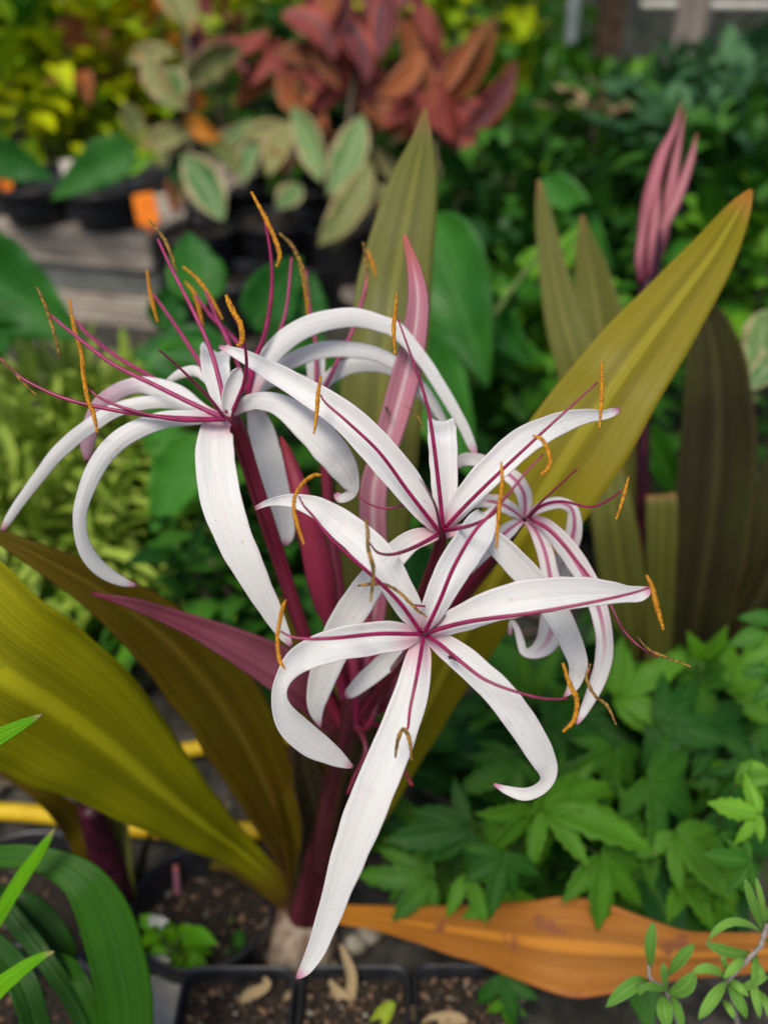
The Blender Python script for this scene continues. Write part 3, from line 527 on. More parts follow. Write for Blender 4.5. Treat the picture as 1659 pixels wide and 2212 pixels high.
fil(F5, [(1144, 1120), (1190, 1150), (1240, 1205), (1285, 1262), (1315, 1301), (1345, 1360), (1383, 1398), (1421, 1420)], fF, 3.2, 2); anth(F5, [(1376, 1375), (1400, 1403), (1438, 1420), (1491, 1440)], .438, .436, 3.4, 'anther_olive')
fil(F5, [(1140, 1124), (1175, 1180), (1210, 1270), (1250, 1370), (1268, 1430), (1280, 1490)], depth_fn(.484, -.0), 3, 2); anth(F5, [(1275, 1434), (1266, 1466), (1285, 1504), (1311, 1525), (1330, 1566)], .452, .452, 4, 'anther_olive')
anth(F5, [(873, 877), (890, 886), (905, 905), (915, 932)], .50, .50, 2, 'anther_olive')

# ================================================================= SECOND CRINUM (right, behind)
B2 = G(1440, 1560, 0)
c2 = thing('crinum_lily', B2, 'crinum lily at the right with closed pink buds on a dark purple stalk', 'lily')
zb = dep(B2)
mb = MB(); tube(mb, [(1400, 1580, zb, 26), (1390, 1300, .95, 16), (1388, 1000, .88, 15), (1392, 800, .86, 15), (1396, 640, .85, 20), (1402, 560, .85, 26), (1408, 500, .85, 20)], n=40, nc=14); mb.build('flower_stalk', M['stem_p'], c2)
for q in ([(1395, 600, .85, 20), (1388, 520, .85, 26), (1404, 430, .85, 34), (1428, 340, .85, 28), (1455, 280, .85, 14), (1470, 222, .85, 3)],
          [(1410, 590, .855, 20), (1430, 500, .855, 26), (1462, 430, .855, 26), (1490, 350, .855, 18), (1505, 288, .855, 3)],
          [(1400, 600, .84, 16), (1405, 540, .84, 22), (1415, 470, .84, 20), (1424, 400, .84, 5)],
          [(1410, 590, .86, 20), (1434, 500, .86, 26), (1450, 400, .86, 26), (1466, 310, .86, 14), (1478, 240, .86, 4)],
          [(1385, 610, .84, 16), (1380, 560, .84, 20), (1388, 500, .84, 16), (1400, 440, .84, 4)]):
    mb = MB(); tube(mb, [(x, y, zz, ww / 2) for x, y, zz, ww in q], n=30, nc=12, flat=.7, groove=.08); mb.build('bud', M['bud_far'], c2)
leaf(c2, rv([(1163, 388, .90, 6), (1172, 450, .90, 32), (1190, 560, .90, 55), (1215, 680, .90, 78), (1250, 800, .90, 95), (1300, 1000, .93, 105), (1350, 1250, .98, 90), (1400, 1500, zb, 60)]), 'leaf_olive', fold=-.3)
leaf(c2, rv([(1256, 466, .95, 6), (1265, 530, .95, 45), (1282, 620, .95, 80), (1300, 730, .95, 110), (1320, 880, .96, 115), (1350, 1100, .98, 100), (1400, 1400, zb, 60)]), 'leaf_olive', fold=.2)
leaf(c2, rv([(1500, 650, .86, 30), (1530, 700, .86, 80), (1548, 820, .86, 130), (1550, 960, .87, 155), (1535, 1130, .89, 160), (1510, 1300, .93, 145), (1480, 1450, 1.0, 110), (1450, 1560, zb, 60)]), 'leaf_brown', fold=.2, label='broad dark brown leaf')
leaf(c2, rv([(1428, 1068, .88, 62), (1430, 1100, .88, 64), (1428, 1200, .9, 62), (1422, 1350, .95, 56), (1420, 1500, 1.0, 50)]), 'leaf_olive', label='olive leaf with its top cut square')
leaf(c2, rv([(1310, 1000, .9, 60), (1325, 1120, .9, 90), (1345, 1260, .93, 95), (1370, 1400, .98, 70), (1410, 1540, zb, 50)]), 'leaf_olive', label=None)
leaf(c2, rv([(1780, 820, .85, 60), (1740, 900, .85, 120), (1710, 1060, .86, 140), (1660, 1250, .9, 140), (1560, 1420, .98, 100), (1480, 1560, zb, 60)]), 'leaf_brown', fold=-.2)

# ================================================================= FOLIAGE MAKERS
def leaf_tpl(mb, p, d, up, L, W, rnd, n=4, droop=.3, fold=.25, nc=2, shape=1.0):
    d = d.normalized(); s = d.cross(up)
    if s.length < .05: s = d.cross(Vector((1, 0, 0)))
    s.normalize(); nm = s.cross(d); v = []; f = []; uv = []
    for k in range(n + 1):
        t = k / n; w_ = W * .5 * (math.sin(math.pi * min(1, t * 1.0) ** (.75 * shape)) ** .85 if 0 < t < 1 else .03)
        c = p + d * (L * t) - Vector((0, 0, 1)) * (droop * L * t * t)
        for j in range(nc + 1):
            u = -1 + 2 * j / nc
            v.append(c + s * (u * w_) + nm * (fold * w_ * abs(u))); uv.append((j / nc, t))
    for k in range(n):
        for j in range(nc):
            q = k * (nc + 1) + j; f.append((q, q + 1, q + nc + 2, q + nc + 1))
    mb.add(v, f, uv, rnd)
def lobed(mb, p, d, up, L, rnd, nl=5, tilt=0):
    d = d.normalized(); s = d.cross(up).normalized(); nm = s.cross(d)
    angs = {5: (-100, -52, 0, 52, 100), 3: (-60, 0, 60), 7: (-125, -85, -42, 0, 42, 85, 125)}[nl]
    for i, an in enumerate(angs):
        q = R(an * random.uniform(.8, 1.05) + random.uniform(-11, 11)); dd = d * math.cos(q) + s * math.sin(q); ss = -d * math.sin(q) + s * math.cos(q)
        l = L * (1 - .46 * abs(an) / 125) * random.uniform(.8, 1.1); wk = random.uniform(.85, 1.3); n = 12; v = []; f = []; uv = []
        droop = random.uniform(.02, .42); side = random.uniform(-.25, .25)
        for k in range(n + 1):
            t = k / n; w_ = l * .165 * wk * (.30 + .70 * math.sin(math.pi * min(1, t ** .8)) if t < .75 else (.3 + .7 * math.sin(math.pi * .794)) * (1 - t) / .25 * 1.0)
            w_ *= (1 + (.16 if k % 2 else -.10) * (t > .25)); w_ = max(w_, l * .004)
            c = p + dd * (l * t) + nm * (-.0004 * i - droop * l * t * t) + ss * side * l * t * t
            for j, u in enumerate((-1, -.5, 0, .5, 1)):
                v.append(c + ss * (u * w_) + nm * (.28 * w_ * abs(u))); uv.append((j / 4, t))
        for k in range(n):
            for j in range(4):
                a0 = k * 5 + j; f.append((a0, a0 + 1, a0 + 6, a0 + 5))
        mb.add(v, f, uv, rnd)
def rdir(zmin=-.3):
    while True:
        v = Vector((random.gauss(0, 1), random.gauss(0, 1), random.gauss(0, 1)))
        if v.length > .1:
            v.normalize()
            if v.z > zmin: return v
def shrub(name, base, top, rad, n, L, W, mat, label, cat, group=None, stems=5, droop=.35, stem_mat='stem', zs=1.0, low=0.0, ln=4):
    """base: ground point; top: centre of crown; leaves on branchlets through the crown volume"""
    o = thing(name, base, label, cat, group)
    base = Vector(base); top = Vector(top); mf = MB(); ms = MB(); tips = []
    for i in range(stems):
        d = rdir(-.2); e = top + Vector((d.x * rad * .7, d.y * rad * .7, d.z * rad * zs * .7)); m = base.lerp(e, .5) + Vector((random.uniform(-.1, .1) * rad, random.uniform(-.1, .1) * rad, 0))
        tube(ms, [(base, .006), (m, .0045), (e, .002)], n=8, nc=6, world=True); tips.append((m, e))
    for i in range(n):
        d = rdir(-.6); r = rad * (random.random() ** .45)
        p = top + Vector((d.x * r, d.y * r, d.z * r * zs)) + Vector([random.gauss(0, .08 * rad)] * 3)
        if p.z < low + .02: p.z = low + .02 + random.random() * .1
        dd = (d * .8 + rdir(-.3) * .8 + Vector((0, -.25, .1)))
        s = random.choice((.6, .8, 1.0, 1.25, 1.7)) * random.uniform(.85, 1.15); leaf_tpl(mf, p, dd, Vector((0, 0, 1)), L * s, W * s, random.random(), droop=random.uniform(0, droop * 2), n=ln)
    mf.build('foliage', M[mat], o); ms.build('stem', M[stem_mat], o); return o
# ================================================================= LOBED-LEAF PLANT (right, below the flowers)
def lobed_plant(base, spots, label, mat='lobed'):
    o = thing('lobed_leaf_plant', base, label, 'plant', 'lobed leaf plants at the right'); mf = MB(); ms = MB()
    for (x, y, zz, L, ang, nl) in spots:
        p = P(x, y, zz); a0 = R(ang); d = RT * math.cos(a0) - UP * math.sin(a0) * .8 - FW * random.uniform(-.1, .5)
        up = (-FW * .75 + Vector((0, 0, .8)) + Vector((random.gauss(0, .35), random.gauss(0, .35), 0)))
        lobed(mf, p, d, up, L * .98 * pxs(zz), random.random(), nl)
        b0 = Vector(base) + Vector((random.uniform(-.03, .03), random.uniform(-.03, .03), 0))
        q = p.lerp(b0, .4) + Vector((0, .02, -.01))
        tube(ms, [(b0, .0022), (q, .0016), (p, .0010)], n=10, nc=6, world=True)
    mf.build('foliage', M[mat], o, thick=.0004); ms.build('stem', M['stem_g'], o)
S1 = [(1150, 1745, .70, 210, 80, 5), (1180, 1750, .69, 215, 12, 5), (1090, 1850, .66, 150, 110, 5), (1010, 1790, .72, 170, 165, 5), (1110, 1640, .76, 150, 150, 5),
      (1300, 1850, .70, 190, 60, 5), (1180, 1560, .84, 160, 20, 5), (930, 1900, .78, 170, 170, 5), (900, 1760, .82, 140, 140, 3), 
      (1230, 1700, .78, 160, 60, 5), (1100, 1920, .74, 150, 95, 3), (1150, 1500, .90, 140, 290, 5), (1010, 1890, .73, 130, 60, 3)]
S2 = [(1330, 1500, .84, 190, 330, 5), (1420, 1560, .80, 190, 20, 5), (1480, 1480, .86, 180, 350, 5), (1400, 1680, .75, 200, 40, 5), (1540, 1560, .82, 180, 60, 5), (1330, 1620, .80, 180, 100, 5),
      (1590, 1500, .86, 150, 300, 5), (1460, 1800, .74, 170, 60, 5), (1380, 1780, .76, 160, 120, 5),
      (1560, 1750, .76, 180, 40, 5), (1350, 1900, .76, 170, 70, 5), (1480, 1900, .75, 160, 30, 5), (1240, 1550, .88, 170, 70, 5), (1630, 1640, .8, 150, 110, 5), (1560, 1880, .74, 150, 80, 5), (1280, 1960, .80, 160, 100, 5), (1420, 1985, .80, 150, 90, 5)]
S1 += [(random.uniform(880, 1250), random.uniform(1640, 1930), random.uniform(.78, .88), random.uniform(80, 130), random.uniform(-60, 220), random.choice((3, 5, 5, 7))) for _ in range(16)]
S2 += [(random.uniform(1260, 1640), random.uniform(1420, 1950), random.uniform(.80, .92), random.uniform(80, 130), random.uniform(-90, 200), random.choice((3, 5, 5, 7))) for _ in range(26)]
S3 = [(1590, 1690, .62, 90, 330, 3), (1640, 1760, .60, 110, 200, 5), (1560, 1800, .62, 100, 60, 3), (1620, 1860, .6, 100, 180, 5), (1655, 1660, .62, 80, 120, 3)]
lobed_plant(G(1150, 1830, 0), S1, 'green plant with deeply lobed leaves directly above the orange leaf')
lobed_plant(G(1480, 1800, 0), S2, 'green plant with deeply lobed leaves at the right, below the dark brown lily leaf')
lobed_plant(G(1620, 1960, 0), S3, 'lighter green plant with small toothed leaves at the right edge', 'mgreen')
S4 = [(860, 1380, 1.1, 90, 200, 5), (1090, 2160, .72, 70, 90, 3), (1085, 2110, .72, 120, 80, 3)]
lobed_plant(G(1060, 2060, 0), S4[1:], 'green leaf sprig hanging below the orange leaf beside the square pots')
# dark filler under those plants
shrub('undergrowth_shrub', G(1320, 1750, 0), P(1320, 1730, .98), .17, 330, .06, .03, 'dgreen', 'dark green undergrowth behind the lobed leaf plants', 'shrub', zs=.55)
shrub('undergrowth_shrub', G(1560, 1600, 0), P(1590, 1600, 1.05), .17, 300, .06, .03, 'dgreen', 'dark green shrub low at the right edge behind the lobed leaves', 'shrub', zs=.7)
# bright leaves at right edge
o = thing('leafy_seedling', G(1655, 1500, 0), 'bright green rounded leaves poking in at the right edge above the lobed plants', 'seedling'); mf = MB()
for (x, y, ang, L, W) in ((1655, 1370, 175, 80, 46), (1670, 1400, 160, 70, 36), (1662, 1450, 190, 60, 40), (1680, 1345, 200, 90, 40), (1670, 1480, 150, 50, 30)):
    zz = .72; p = P(x, y, zz); d = RT * math.cos(R(ang)) - UP * math.sin(R(ang)); leaf_tpl(mf, p, d, -FW + Vector((0, 0, .6)), L * pxs(zz), W * pxs(zz), random.random(), n=8, nc=4)
mf.build('foliage', M['mgreen'], o, thick=.0004); ms = MB(); tube(ms, [(G(1655, 1500, 0), .002), (P(1690, 1450, .74), .0018), (P(1680, 1345, .72), .0012)], n=10, nc=6, world=True); ms.build('stem', M['stem_g'], o)
# ================================================================= SAGE SPRIGS (lower right, near)
def sprig(label, stem, leaves):
    bs = G(*stem[0][:2], 0)
    o = thing('sage_sprig', bs, label, 'herb', 'grey stemmed herb sprigs at the lower right'); ms = MB()
    tube(ms, stem, n=24, nc=8, bump=.15, bs=200); ms.build('stem', M['sage_stem'], o)
    mf = MB()
    for (pts, w_, r_) in leaves:
        k = len(pts)
        q = []
        for i, (x, y, zz) in enumerate(pts):
            t = i / (k - 1); q.append((x, y, zz, w_ * (.25, 1, .15)[i] if k == 3 else w_))
        full = []
        a0, b0, c0 = pts if k == 3 else (pts[0], [(pts[0][i] + pts[1][i]) / 2 for i in range(3)], pts[1])
        for t, ww in ((0, .18), (.15, .55), (.35, .92), (.55, 1), (.75, .85), (.9, .5), (1, .08)):
            e = [(1 - t) ** 2 * a0[i] + 2 * t * (1 - t) * (2 * b0[i] - .5 * a0[i] - .5 * c0[i]) + t * t * c0[i] for i in range(3)]
            full.append((e[0], e[1], e[2], w_ * ww * .8))
        ribbon(mf, full, n=16, nc=6, cup=.35, wav=.15, seed=r_ * 7, rnd=r_)
    mf.build('foliage', M['sage'], o, thick=.0005)
z = .52
def L2(x0, y0, x1, y1, w_, z0=.525, z1=.515, cx=None, cy=None):
    r_ = random.random()
    if cx is None: cx, cy = (x0 + x1) / 2 + random.uniform(-4, 4), (y0 + y1) / 2 - 4
    return ([(x0, y0, z0), (cx, cy, (z0 + z1) / 2 - .004), (x1, y1, z1)], w_, r_)
sprig('grey stemmed herb sprig entering from the right edge', [(1700, 2300, .62, 7), (1690, 2140, .56, 6), (1662, 1995, .525, 6), (1645, 2040, .52, 5.5), (1615, 2072, .52, 5), (1590, 2098, .52, 4), (1572, 2120, .52, 3)],
      [L2(1648, 2015, 1608, 1898, 24), L2(1652, 1998, 1632, 1896, 16), L2(1642, 2012, 1528, 2032, 22, cx=1580, cy=1992), L2(1618, 2056, 1522, 2034, 28, cx=1572, cy=2056), L2(1612, 2066, 1562, 2114, 24), L2(1650, 1990, 1690, 1930, 24), L2(1655, 2030, 1700, 2060, 26), L2(1622, 2075, 1650, 2120, 20), L2(1632, 2060, 1625, 2135, 18)])
sprig('grey stemmed herb sprig with one leaf standing over the orange leaf', [(1500, 2330, .60, 7), (1470, 2230, .555, 6), (1446, 2160, .53, 5), (1432, 2130, .525, 4.5), (1405, 2118, .52, 4), (1400, 2085, .52, 3)],
      [L2(1404, 2092, 1411, 1992, 30), L2(1440, 2108, 1498, 2040, 30), L2(1442, 2144, 1498, 2098, 42, cx=1478, cy=2132), L2(1396, 2118, 1308, 2176, 38, cx=1360, cy=2132), L2(1442, 2140, 1382, 2132, 20), L2(1440, 2140, 1432, 2080, 18), L2(1430, 2150, 1440, 2222, 40), L2(1450, 2150, 1474, 2225, 24), L2(1400, 2116, 1378, 2150, 20)])
sprig('leafy herb sprig at the bottom right corner between the other two', [(1620, 2340, .60, 7), (1600, 2250, .56, 6), (1580, 2160, .535, 5), (1570, 2120, .525, 4), (1566, 2100, .52, 3)],
      [L2(1568, 2120, 1508, 2202, 32), L2(1570, 2114, 1494, 2104, 26, cx=1530, cy=2092), L2(1572, 2118, 1616, 2152, 22), L2(1572, 2126, 1612, 2200, 30), L2(1560, 2160, 1586, 2202, 18), L2(1580, 2150, 1659, 2110, 20), L2(1620, 2110, 1640, 2200, 24), L2(1640, 2140, 1670, 2215, 22), L2(1570, 2108, 1558, 2060, 14)])
# ================================================================= STRAP-LEAF PLANT lower left
Bs = G(-60, 2200, 0)
st = thing('strap_leaf_lily', Bs, 'green strap leaved lily drooping into the lower left corner', 'lily')
leaf(st, [(-300, 2000, .62, 40), (-160, 1880, .60, 46), (0, 1850, .59, 46), (105, 1862, .585, 56), (180, 1905, .58, 84), (228, 1985, .58, 108), (254, 2070, .58, 116), (272, 2160, .58, 112), (285, 2330, .58, 104)], 'strap', fold=-.2, label='broad bright green strap leaf bending down')
leaf(st, [(-160, 2080, .64, 50), (-60, 1960, .62, 60), (20, 1945, .61, 56), (90, 1985, .61, 60), (140, 2060, .61, 50), (160, 2130, .62, 14)], 'strap_d', fold=.15)
leaf(st, [(-120, 1960, .62, 20), (-20, 1940, .60, 34), (50, 2010, .59, 40), (110, 2090, .58, 38), (170, 2180, .58, 40), (230, 2320, .58, 44)], 'strap_d', fold=-.3)
leaf(st, [(-150, 2100, .60, 40), (-60, 2030, .59, 50), (10, 2070, .58, 60), (60, 2150, .57, 60), (95, 2280, .57, 54)], 'strap_d', fold=.2)
leaf(st, [(-90, 2230, .5, 40), (-20, 2150, .5, 42), (50, 2092, .5, 30), (95, 2064, .5, 16), (118, 2056, .5, 5)], 'strap_b', fold=-.3)
leaf(st, [(110, 2060, .6, 14), (150, 2085, .59, 30), (185, 2140, .58, 32), (225, 2230, .58, 24)], 'strap', fold=-.3)
leaf(st, [(-120, 1690, .46, 50), (-30, 1610, .46, 42), (40, 1570, .46, 26), (75, 1552, .46, 13), (92, 1543, .46, 4)], 'strap_b', fold=-.3, label='bright pointed leaf tip at the left edge')
leaf(st, [(-20, 2010, .56, 30), (42, 1905, .56, 30), (80, 1850, .56, 24), (105, 1812, .56, 14), (118, 1790, .56, 4)], 'strap_b', fold=-.3)
# dark purple stalk rising on the left (a third lily)
B3 = G(270, 2010, 0); zz = dep(B3)
t3 = thing('crinum_lily', B3, 'young crinum lily with dark purple stem behind the wide yellow green leaf', 'lily')
mb = MB(); tube(mb, [(285, 2010, zz, 26), (250, 1900, .80, 40), (215, 1800, .76, 34), (195, 1740, .74, 26)], n=24, nc=16, groove=.06); mb.build('pseudostem', M['stem_p'], t3)
leaf(t3, [(290, 2010, zz, 26), (268, 1900, .79, 42), (255, 1800, .78, 48), (250, 1730, .78, 30)], 'leaf_olive')
leaf(t3, [(295, 2005, zz, 24), (300, 1930, .84, 20), (310, 1850, .84, 18), (330, 1790, .84, 8)], 'leaf_brown')
leaf(t3, [(280, 2000, zz, 24), (200, 1870, .78, 44), (170, 1790, .76, 60), (100, 1720, .72, 40), (0, 1660, .7, 20)], 'leaf_bronze')

# ================================================================= POTS
def chips(mb, c, r, n, zt, s0=.003, s1=.008, sq=False, mi=1):
    for i in range(n):
        while True:
            x, y = random.uniform(-r, r), random.uniform(-r, r)
            if sq or x * x + y * y < r * r: break
        s = s0 + (s1 - s0) * random.random() ** 2.2; p = Vector((c[0] + x, c[1] + y, zt + s * .15)); v = []; ss = [random.uniform(.35, 1.25) for _ in range(3)]
        for q in ((1, 0, 0), (-1, 0, 0), (0, 1, 0), (0, -1, 0), (0, 0, 1), (0, 0, -1), (.7, .7, .5), (-.7, .6, .4)):
            v.append(p + Vector((q[0] * ss[0], q[1] * ss[1], q[2] * ss[2] * .7)) * s * random.uniform(.45, 1.0))
        mb.add(v, [(0, 6, 4), (6, 2, 4), (2, 7, 4), (7, 1, 4), (1, 3, 4), (3, 0, 4), (0, 3, 5), (3, 1, 5), (1, 7, 5), (7, 2, 5), (2, 6, 5), (6, 0, 5)], mi=random.choice((0, 0, 0, mi, mi, mi, mi, mi + 1)))
def pot(c, r, h, label, mat='black', group='round black nursery pots', depth=.03, nchips=120, soil='soil', cs=1.0):
    """c: ground point; round tapered nursery pot with a rolled rim"""
    o = thing('plant_pot', c, label, 'pot', group); mb = MB(); rb = r * .76
    lathe(mb, [(rb * .96, .0), (rb, .004), (r * .965, h - .022), (r * .97, h - .02), (r * 1.02, h - .018), (r * 1.025, h - .004), (r * 1.01, h), (r * .985, h), (r * .965, h - .004), (r * .94, h - depth), (r * .88, h - depth - .03)], c, 48)
    mb.build('pot_wall', M[mat], o)
    ms = MB(); n = 24; v = [Vector((c[0], c[1], c[2] + h - depth + .004))]
    for k in range(1, 6):
        for j in range(n):
            an = 2 * math.pi * j / n; rr = r * .935 * k / 5; x, y = c[0] + rr * math.cos(an), c[1] + rr * math.sin(an)
            v.append(Vector((x, y, c[2] + h - depth + .005 * noise.noise(Vector((x * 60, y * 60, 0))))))
    f = [(0, 1 + j, 1 + (j + 1) % n) for j in range(n)]
    for k in range(4):
        for j in range(n): a0 = 1 + k * n; f.append((a0 + j, a0 + n + j, a0 + n + (j + 1) % n, a0 + (j + 1) % n))
    ms.add(v, f); chips(ms, c, r * .9, nchips, c[2] + h - depth, .003 * cs, .007 * cs)
    ms.build('soil', [M['soil'], M['chip'], M['pumice']], o)
    return o
def pot_at(x, y, h, r, label, z0=0.0, **k):
    """x,y: pixel of the rim centre"""
    p = G(x, y, h + z0); return pot(Vector((p.x, p.y, z0)), r, h, label, **k)
# near-left pots
pot_at(438, 1950, .06, .062, 'round black pot of dark soil with small weeds, left of the lily bulb', nchips=160, depth=.035)
pot_at(30, 1960, .08, .080, 'round black pot half hidden by the strap leaves at the left edge', nchips=80)
pot_at(-60, 2330, .12, .10, 'black pot at the bottom left corner')
mb = MB(); cc = G(520, 1950, .10)
# square seedling pots at the bottom
def square_pot(x0, x1, y, label):
    h = .075; a = G(x0, y, h); b = G(x1, y, h); wd = (b - a).length; r = wd / 2
    c = Vector(((a.x + b.x) / 2, a.y - r, 0)); o = thing('square_pot', c, label, 'pot', 'square black seedling pots'); mb = MB()
    lathe(mb, [(r * .78, 0), (r * .8, .003), (r * .95, h - .008), (r * .955, h - .007), (r * .995, h - .006), (r, h - .001), (r * .985, h), (r * .95, h), (r * .93, h - .004), (r * .90, h - .03)], c, 72, sq=9)
    mb.build('pot_wall', M['black'], o)
    ms = MB(); s = r * .91; n = 10; v = []; f = []
    for i in range(n + 1):
        for j in range(n + 1):
            px, py = c.x - s + 2 * s * i / n, c.y - s + 2 * s * j / n; v.append(Vector((px, py, h - .015 + .006 * noise.noise(Vector((px * 90, py * 90, 0))))))
    for i in range(n):
        for j in range(n): q = i * (n + 1) + j; f.append((q, q + n + 1, q + n + 2, q + 1))
    ms.add(v, f); chips(ms, c, s * .96, 420, h - .014, .0008, .0050, True); ms.build('soil', [M['soil'], M['chip'], M['pumice']], o)
square_pot(398, 640, 2084, 'left square black seedling pot of the row, with curled dry leaf scraps')
square_pot(650, 884, 2082, 'middle square black seedling pot, under the drooping petal tip')
square_pot(892, 1112, 2080, 'right square black seedling pot, partly under the orange leaf')
def dead(label, pts, mat='deadleaf'):
    mb = MB(); ribbon(mb, pts, n=24, nc=6, cup=.5, wav=.5, seed=random.random() * 9)
    tag(mb.build('dry_leaf', M[mat], thick=.0005), label, 'dead leaf', 'dry leaves fallen on the pots')
dead('curled tan dry leaf on the left square pot', [(510, 2175, .735, 8), (535, 2150, .735, 20), (560, 2140, .733, 22), (578, 2125, .73, 16), (570, 2112, .73, 6)])
dead('short pale dry leaf standing at the right of the left square pot', [(612, 2212, .735, 10), (618, 2180, .735, 18), (625, 2150, .733, 16), (632, 2140, .73, 4)])
dead('long tan dry leaf upright at the middle square pot', [(735, 2040, .735, 4), (748, 2070, .735, 16), (760, 2110, .737, 22), (757, 2160, .737, 20), (752, 2200, .735, 8)])
dead('grey tan dry leaf lying across the middle square pot', [(712, 2118, .735, 8), (735, 2150, .735, 24), (765, 2185, .733, 30), (800, 2215, .73, 16)])
dead('green tan leaf scrap lower right of the middle square pot', [(800, 2230, .72, 24), (830, 2190, .72, 34), (850, 2165, .72, 14)], 'sage_y')
dead('brown dry leaf at the bottom of the right square pot', [(850, 2210, .73, 10), (890, 2190, .73, 30), (940, 2195, .73, 8)])
dead('twisted pale dry leaf near the middle of the left square pot', [(470, 2212, .735, 6), (495, 2196, .73, 18), (520, 2188, .73, 20), (548, 2196, .73, 8)])
dead('thin dry leaf strip by the left rim of the left square pot', [(425, 2150, .737, 4), (440, 2170, .735, 12), (452, 2196, .735, 5)])
dead('broad tan dry leaf at the bottom of the right square pot', [(905, 2225, .72, 10), (935, 2206, .72, 26), (985, 2200, .72, 24), (1015, 2214, .72, 8)])
def ant(x, y, zz, ang, label):
    p = P(x, y, zz); a0 = R(ang); d = RT * math.cos(a0) - UP * math.sin(a0); sd = RT * math.sin(a0) + UP * math.cos(a0); u = .0034; mb = MB()
    tube(mb, [(p - d * u * .9, u * .06), (p - d * u * .6, u * .26), (p - d * u * .2, u * .10), (p + d * u * .1, u * .16), (p + d * u * .4, u * .07), (p + d * u * .65, u * .18), (p + d * u * .85, u * .05)], n=24, nc=10, world=True)
    for k in (-.1, .1, .3):
        for sg in (-1, 1): tube(mb, [(p + d * u * k, u * .035), (p + d * u * (k * 1.6) + sd * sg * u * .35 - FW * u * .2, u * .03), (p + d * u * k * 3 + sd * sg * u * .65 + FW * u * .1, u * .02)], n=6, nc=5, world=True)
    tag(mb.build('ant', M['darkwood']), label, 'ant')
ant(981, 1424, .394, 25, 'tiny brown ant on the lower right petal of the front flower')
ant(838, 888, .5265, 60, 'tiny brown insect sitting on the tall pink bract')
# pumice stones near the bulb
for i, (x, y, s, lab) in enumerate(((590, 2045, 32, 'rounded pale stone left of the bulb behind the left square pot'), (575, 2015, 22, 'small pale stone touching the round black pot'), (800, 2015, 30, 'pale stone between the bulb and the orange leaf'), (770, 2045, 24, 'small pale stone behind the middle square pot'))):
    p = G(x, y, .012); mb = MB(); rr = s * pxs(dep(p))
    tube(mb, [(p + Vector((-rr, 0, 0)), rr * .3), (p + Vector((-rr * .5, 0, .002)), rr * .8), (p + Vector((rr * .1, 0, .003)), rr * .9), (p + Vector((rr * .7, 0, 0)), rr * .6), (p + Vector((rr, 0, 0)), rr * .2)], n=12, nc=14, world=True, bump=.25, bs=60)
    tag(mb.build('stone', M['pumice']), lab, 'stone', 'pale stones around the lily bulb')
# pale boards
def board(name, mat, a, b, wd, h, top, label, cat, group=None, parent=None):
    mb = MB(); box(mb, a, b, wd, h, top); o = mb.build(name, M[mat], parent, smooth=False)
    bv = o.modifiers.new('bevel', 'BEVEL'); bv.width = .003; bv.segments = 2
    if parent is None: tag(o, label, cat, group)
    return o
p0 = G(90, 2165, .03); p1 = G(394, 2165, .03)
board('pale_board', 'paleboard', (p0.x, p0.y), (p1.x, p1.y), .05, .02, .03, 'pale painted board on the ground left of the square pots', 'board')
# yellow pipes
def pipe(x0, y0, x1, y1, rpx, label):
    a = G(x0, y0, .02); b = G(x1, y1, .02); mb = MB()
    k = [(a.lerp(b, t) + Vector((0, .006 * math.sin(t * 9), 0)), rpx * pxs(dep(a.lerp(b, t)))) for t in (0, .25, .5, .75, 1)]
    tube(mb, k, n=40, nc=14, world=True); tag(mb.build('yellow_pipe', M['yellow']), label, 'pipe', 'yellow pipes lying on the ground')
pipe(-200, 1748, 900, 1818, 19, 'lower yellow pipe lying on the ground behind the pots')
pipe(330, 1632, 1250, 1520, 16, 'upper yellow pipe crossing behind the lily stem')
# weeds in the pot
def weed(x, y, zz, label, n=22, L=.028, mat='strap_b', flowers=0, sp=45):
    b = G(x, y, .05); o = thing('small_weed', b, label, 'weed', 'bright little weeds at the left pots'); mf = MB(); ms = MB()
    for i in range(n):
        p = P(x + random.gauss(0, sp * .6), y - random.uniform(0, sp * 2.2) + sp, zz + random.uniform(-.02, .02)); d = rdir(-.2)
        leaf_tpl(mf, p, d, Vector((0, -.3, 1)), L * random.uniform(.6, 1.2), L * .5, random.random(), n=6, nc=4)
        tube(ms, [(b, .0008), (b.lerp(p, .6), .0007), (p, .0005)], n=5, nc=5, world=True)
    mf.build('foliage', M[mat], o); ms.build('stem', M['stem_g'], o)
    for i in range(flowers):
        p = P(x + random.uniform(-10, 10) - 20, y - 10 + i * 85 - 60, zz - .02); m3 = MB()
        for j in range(5):
            an = j * 1.257; leaf_tpl(m3, p, Vector((math.cos(an), -.3, math.sin(an))), Vector((0, -1, .2)), .010, .008, .5, n=4, nc=2)
        m3.build('white_flower', M['whiteflower'], o)
weed(370, 2050, .80, 'bright green weed with tiny white flowers in front of the round pot', 30, flowers=2)
weed(500, 1990, .86, 'dark little weed growing in the soil of the round pot', 8, .024, 'mgreen', sp=30)
weed(530, 2060, .82, 'flat green weed between the round pot and the left square pot', 8, .022, 'mgreen', sp=24)
mb = MB(); tube(mb, [(385, 2010, .87, 8), (384, 1930, .86, 8), (380, 1870, .85, 6)], n=10, nc=8, bump=.2, bs=100); tag(mb.build('dry_stick', M['bract']), 'thin pinkish dry stick standing in the round black pot', 'stick')

